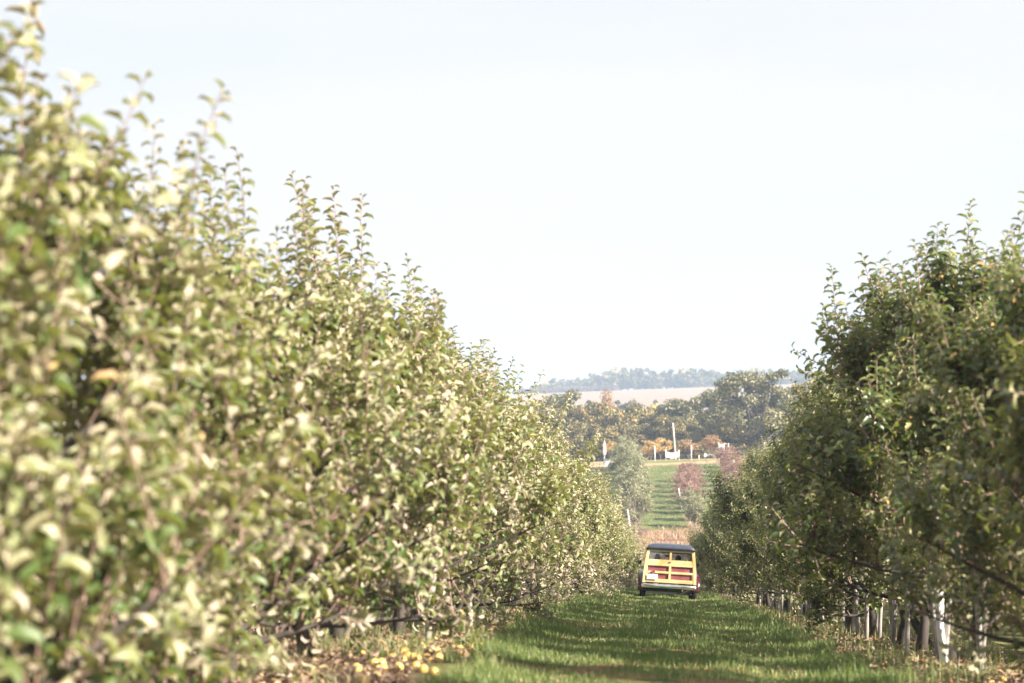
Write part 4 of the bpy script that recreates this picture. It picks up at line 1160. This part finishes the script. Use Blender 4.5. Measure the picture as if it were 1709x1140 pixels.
# seats
for x in (-.36, .30):
    seat = bm_obj('seat', lambda bm: box(bm, (x, .10, .70), (.5, .5, .16)), SEAT, car, bevel=.04, smooth=True)
    bm_obj('backrest', lambda bm: box(bm, (x, -.17, .93), (.5, .12, .42)), SEAT, seat, bevel=.04, smooth=True)
sw = Geo(); sw.tube([(-.36 + .19 * math.cos(a), .52 + .06 * math.sin(a), 1.05 + .18 * math.sin(a)) for a in np.linspace(0, 2 * math.pi, 20)], .012, 6, cap=False)
swo = obj('steering_wheel', sw.mesh('steering_wheel', BLK), car)
gg = Geo(); gg.tube([(-.36, .52, 1.05), (-.36, .85, .85)], .015, 6); obj('column', gg.mesh('column', BLK), swo)

# two people seated inside
def person(x, label, hairc, shirt, driver):
    me = bpy.data.meshes.new('person')
    V = []; E = []; RD = []
    def add(p, r, prev=None):
        V.append(p); RD.append(r)
        if prev is not None: E.append((prev, len(V) - 1))
        return len(V) - 1
    pel = add((0, 0, .82), .15)
    c1 = add((0, -.02, 1.0), .135, pel)
    c2 = add((0, -.02, 1.10), .14, c1)
    nk = add((0, .0, 1.19), .055, c2)
    hd = add((0, .015, 1.27), .082, nk)
    h2 = add((0, .02, 1.34), .088, hd)
    h3 = add((0, .015, 1.40), .06, h2)
    for s in (-1, 1):
        sh = add((s * .17, -.01, 1.10), .06, c2)
        if driver:
            el = add((s * .24, .18, .95), .045, sh); wr = add((s * .17, .42, 1.06), .03, el); ha = add((s * .165, .49, 1.09), .033, wr)
        else:
            el = add((s * .24, .05, .88), .045, sh); wr = add((s * .13, .28, .86), .03, el); ha = add((s * .09, .35, .87), .032, wr)
        for q in range(4):
            f1 = add((V[ha][0] + s * (.018 - .012 * q), V[ha][1] + .045, V[ha][2] + .01 - .012 * q), .009, ha)
            add((V[f1][0], V[f1][1] + .02, V[f1][2] - .028), .008, f1)
        t1 = add((V[ha][0] - s * .035, V[ha][1] + .01, V[ha][2] + .025), .010, ha)
        hp = add((s * .10, .06, .80), .10, pel); kn = add((s * .13, .48, .84), .065, hp); an = add((s * .13, .62, .50), .042, kn); add((s * .13, .74, .46), .035, an)
    me.from_pydata(V, E, [])
    o = bpy.data.objects.new('person', me)
    link(o); o.matrix_world = Matrix.Identity(4)
    sk = o.modifiers.new('skin', 'SKIN')
    for v, r in zip(me.skin_vertices[0].data, RD): v.radius = (r, r)
    me.skin_vertices[0].data[0].use_root = True
    sb = o.modifiers.new('sub', 'SUBSURF'); sb.levels = 2; sb.render_levels = 2
    me.materials.append(shirt)
    tag(o, label, 'person')
    R0 = Matrix.LocRotScale(car.location, car.rotation_euler, (1, 1, 1))
    o.matrix_world = R0 @ Matrix.Translation((x, -.02, -.04))
    hm = bm_obj('hair', lambda bm: bmesh.ops.create_icosphere(bm, subdivisions=3, radius=1.0, matrix=Matrix.Translation((0, -.012, 1.345)) @ Matrix.Diagonal((.094, .104, .118, 1))), hairc, o, smooth=True)
    tx = bpy.data.textures.new('hair', 'CLOUDS'); tx.noise_scale = .05
    dm = hm.modifiers.new('locks', 'DISPLACE'); dm.texture = tx; dm.strength = .012
    def face(bm):
        bmesh.ops.create_icosphere(bm, subdivisions=3, radius=1.0, matrix=Matrix.Translation((0, .035, 1.315)) @ Matrix.Diagonal((.076, .088, .11, 1)))
        bmesh.ops.create_cone(bm, cap_ends=True, segments=8, radius1=.016, radius2=.008, depth=.04, matrix=Matrix.Translation((0, .125, 1.31)))
        for s in (-1, 1): bmesh.ops.create_icosphere(bm, subdivisions=1, radius=.018, matrix=Matrix.Translation((s * .088, .02, 1.31)))
    bm_obj('face', face, SKIN, o, smooth=True)
SKIN = noise_mat('skin', (.42, .24, .17), (.52, .32, .24), 10, .5)
HA1 = noise_mat('dark hair', (.012, .01, .009), (.03, .022, .018), 60, .5)
HA2 = noise_mat('dark brown hair', (.02, .013, .01), (.045, .03, .02), 60, .5)
SH1 = noise_mat('dark shirt cloth', (.02, .025, .04), (.04, .045, .06), 20, .9)
SH2 = noise_mat('dark jacket cloth', (.03, .025, .025), (.06, .05, .05), 20, .9)
person(-.38, 'dark haired driver seen from behind through the left rear window', HA1, SH1, True)
person(.28, 'dark haired passenger seen from behind through the right rear window', HA2, SH2, False)

# ------------------------------------------------------------------ haze
hzm = bpy.data.materials.new('thin air haze'); hzm.use_nodes = True
nt = hzm.node_tree; nt.nodes.clear()
o = nt.nodes.new('ShaderNodeOutputMaterial'); pv = nt.nodes.new('ShaderNodeVolumePrincipled')
pv.inputs['Color'].default_value = (.62, .78, 1.0, 1)
pv.inputs['Density'].default_value = 0.00040
pv.inputs['Anisotropy'].default_value = 0.0
nt.links.new(pv.outputs[0], o.inputs['Volume'])
hz = bm_obj('haze', lambda bm: box(bm, (0, 3560, 5), (11000, 7300, 110)), hzm)
hz.location = (0, 0, 0)
tag(hz, 'thin pale blue haze lying over the valley and the ridge', 'haze', kind='stuff')
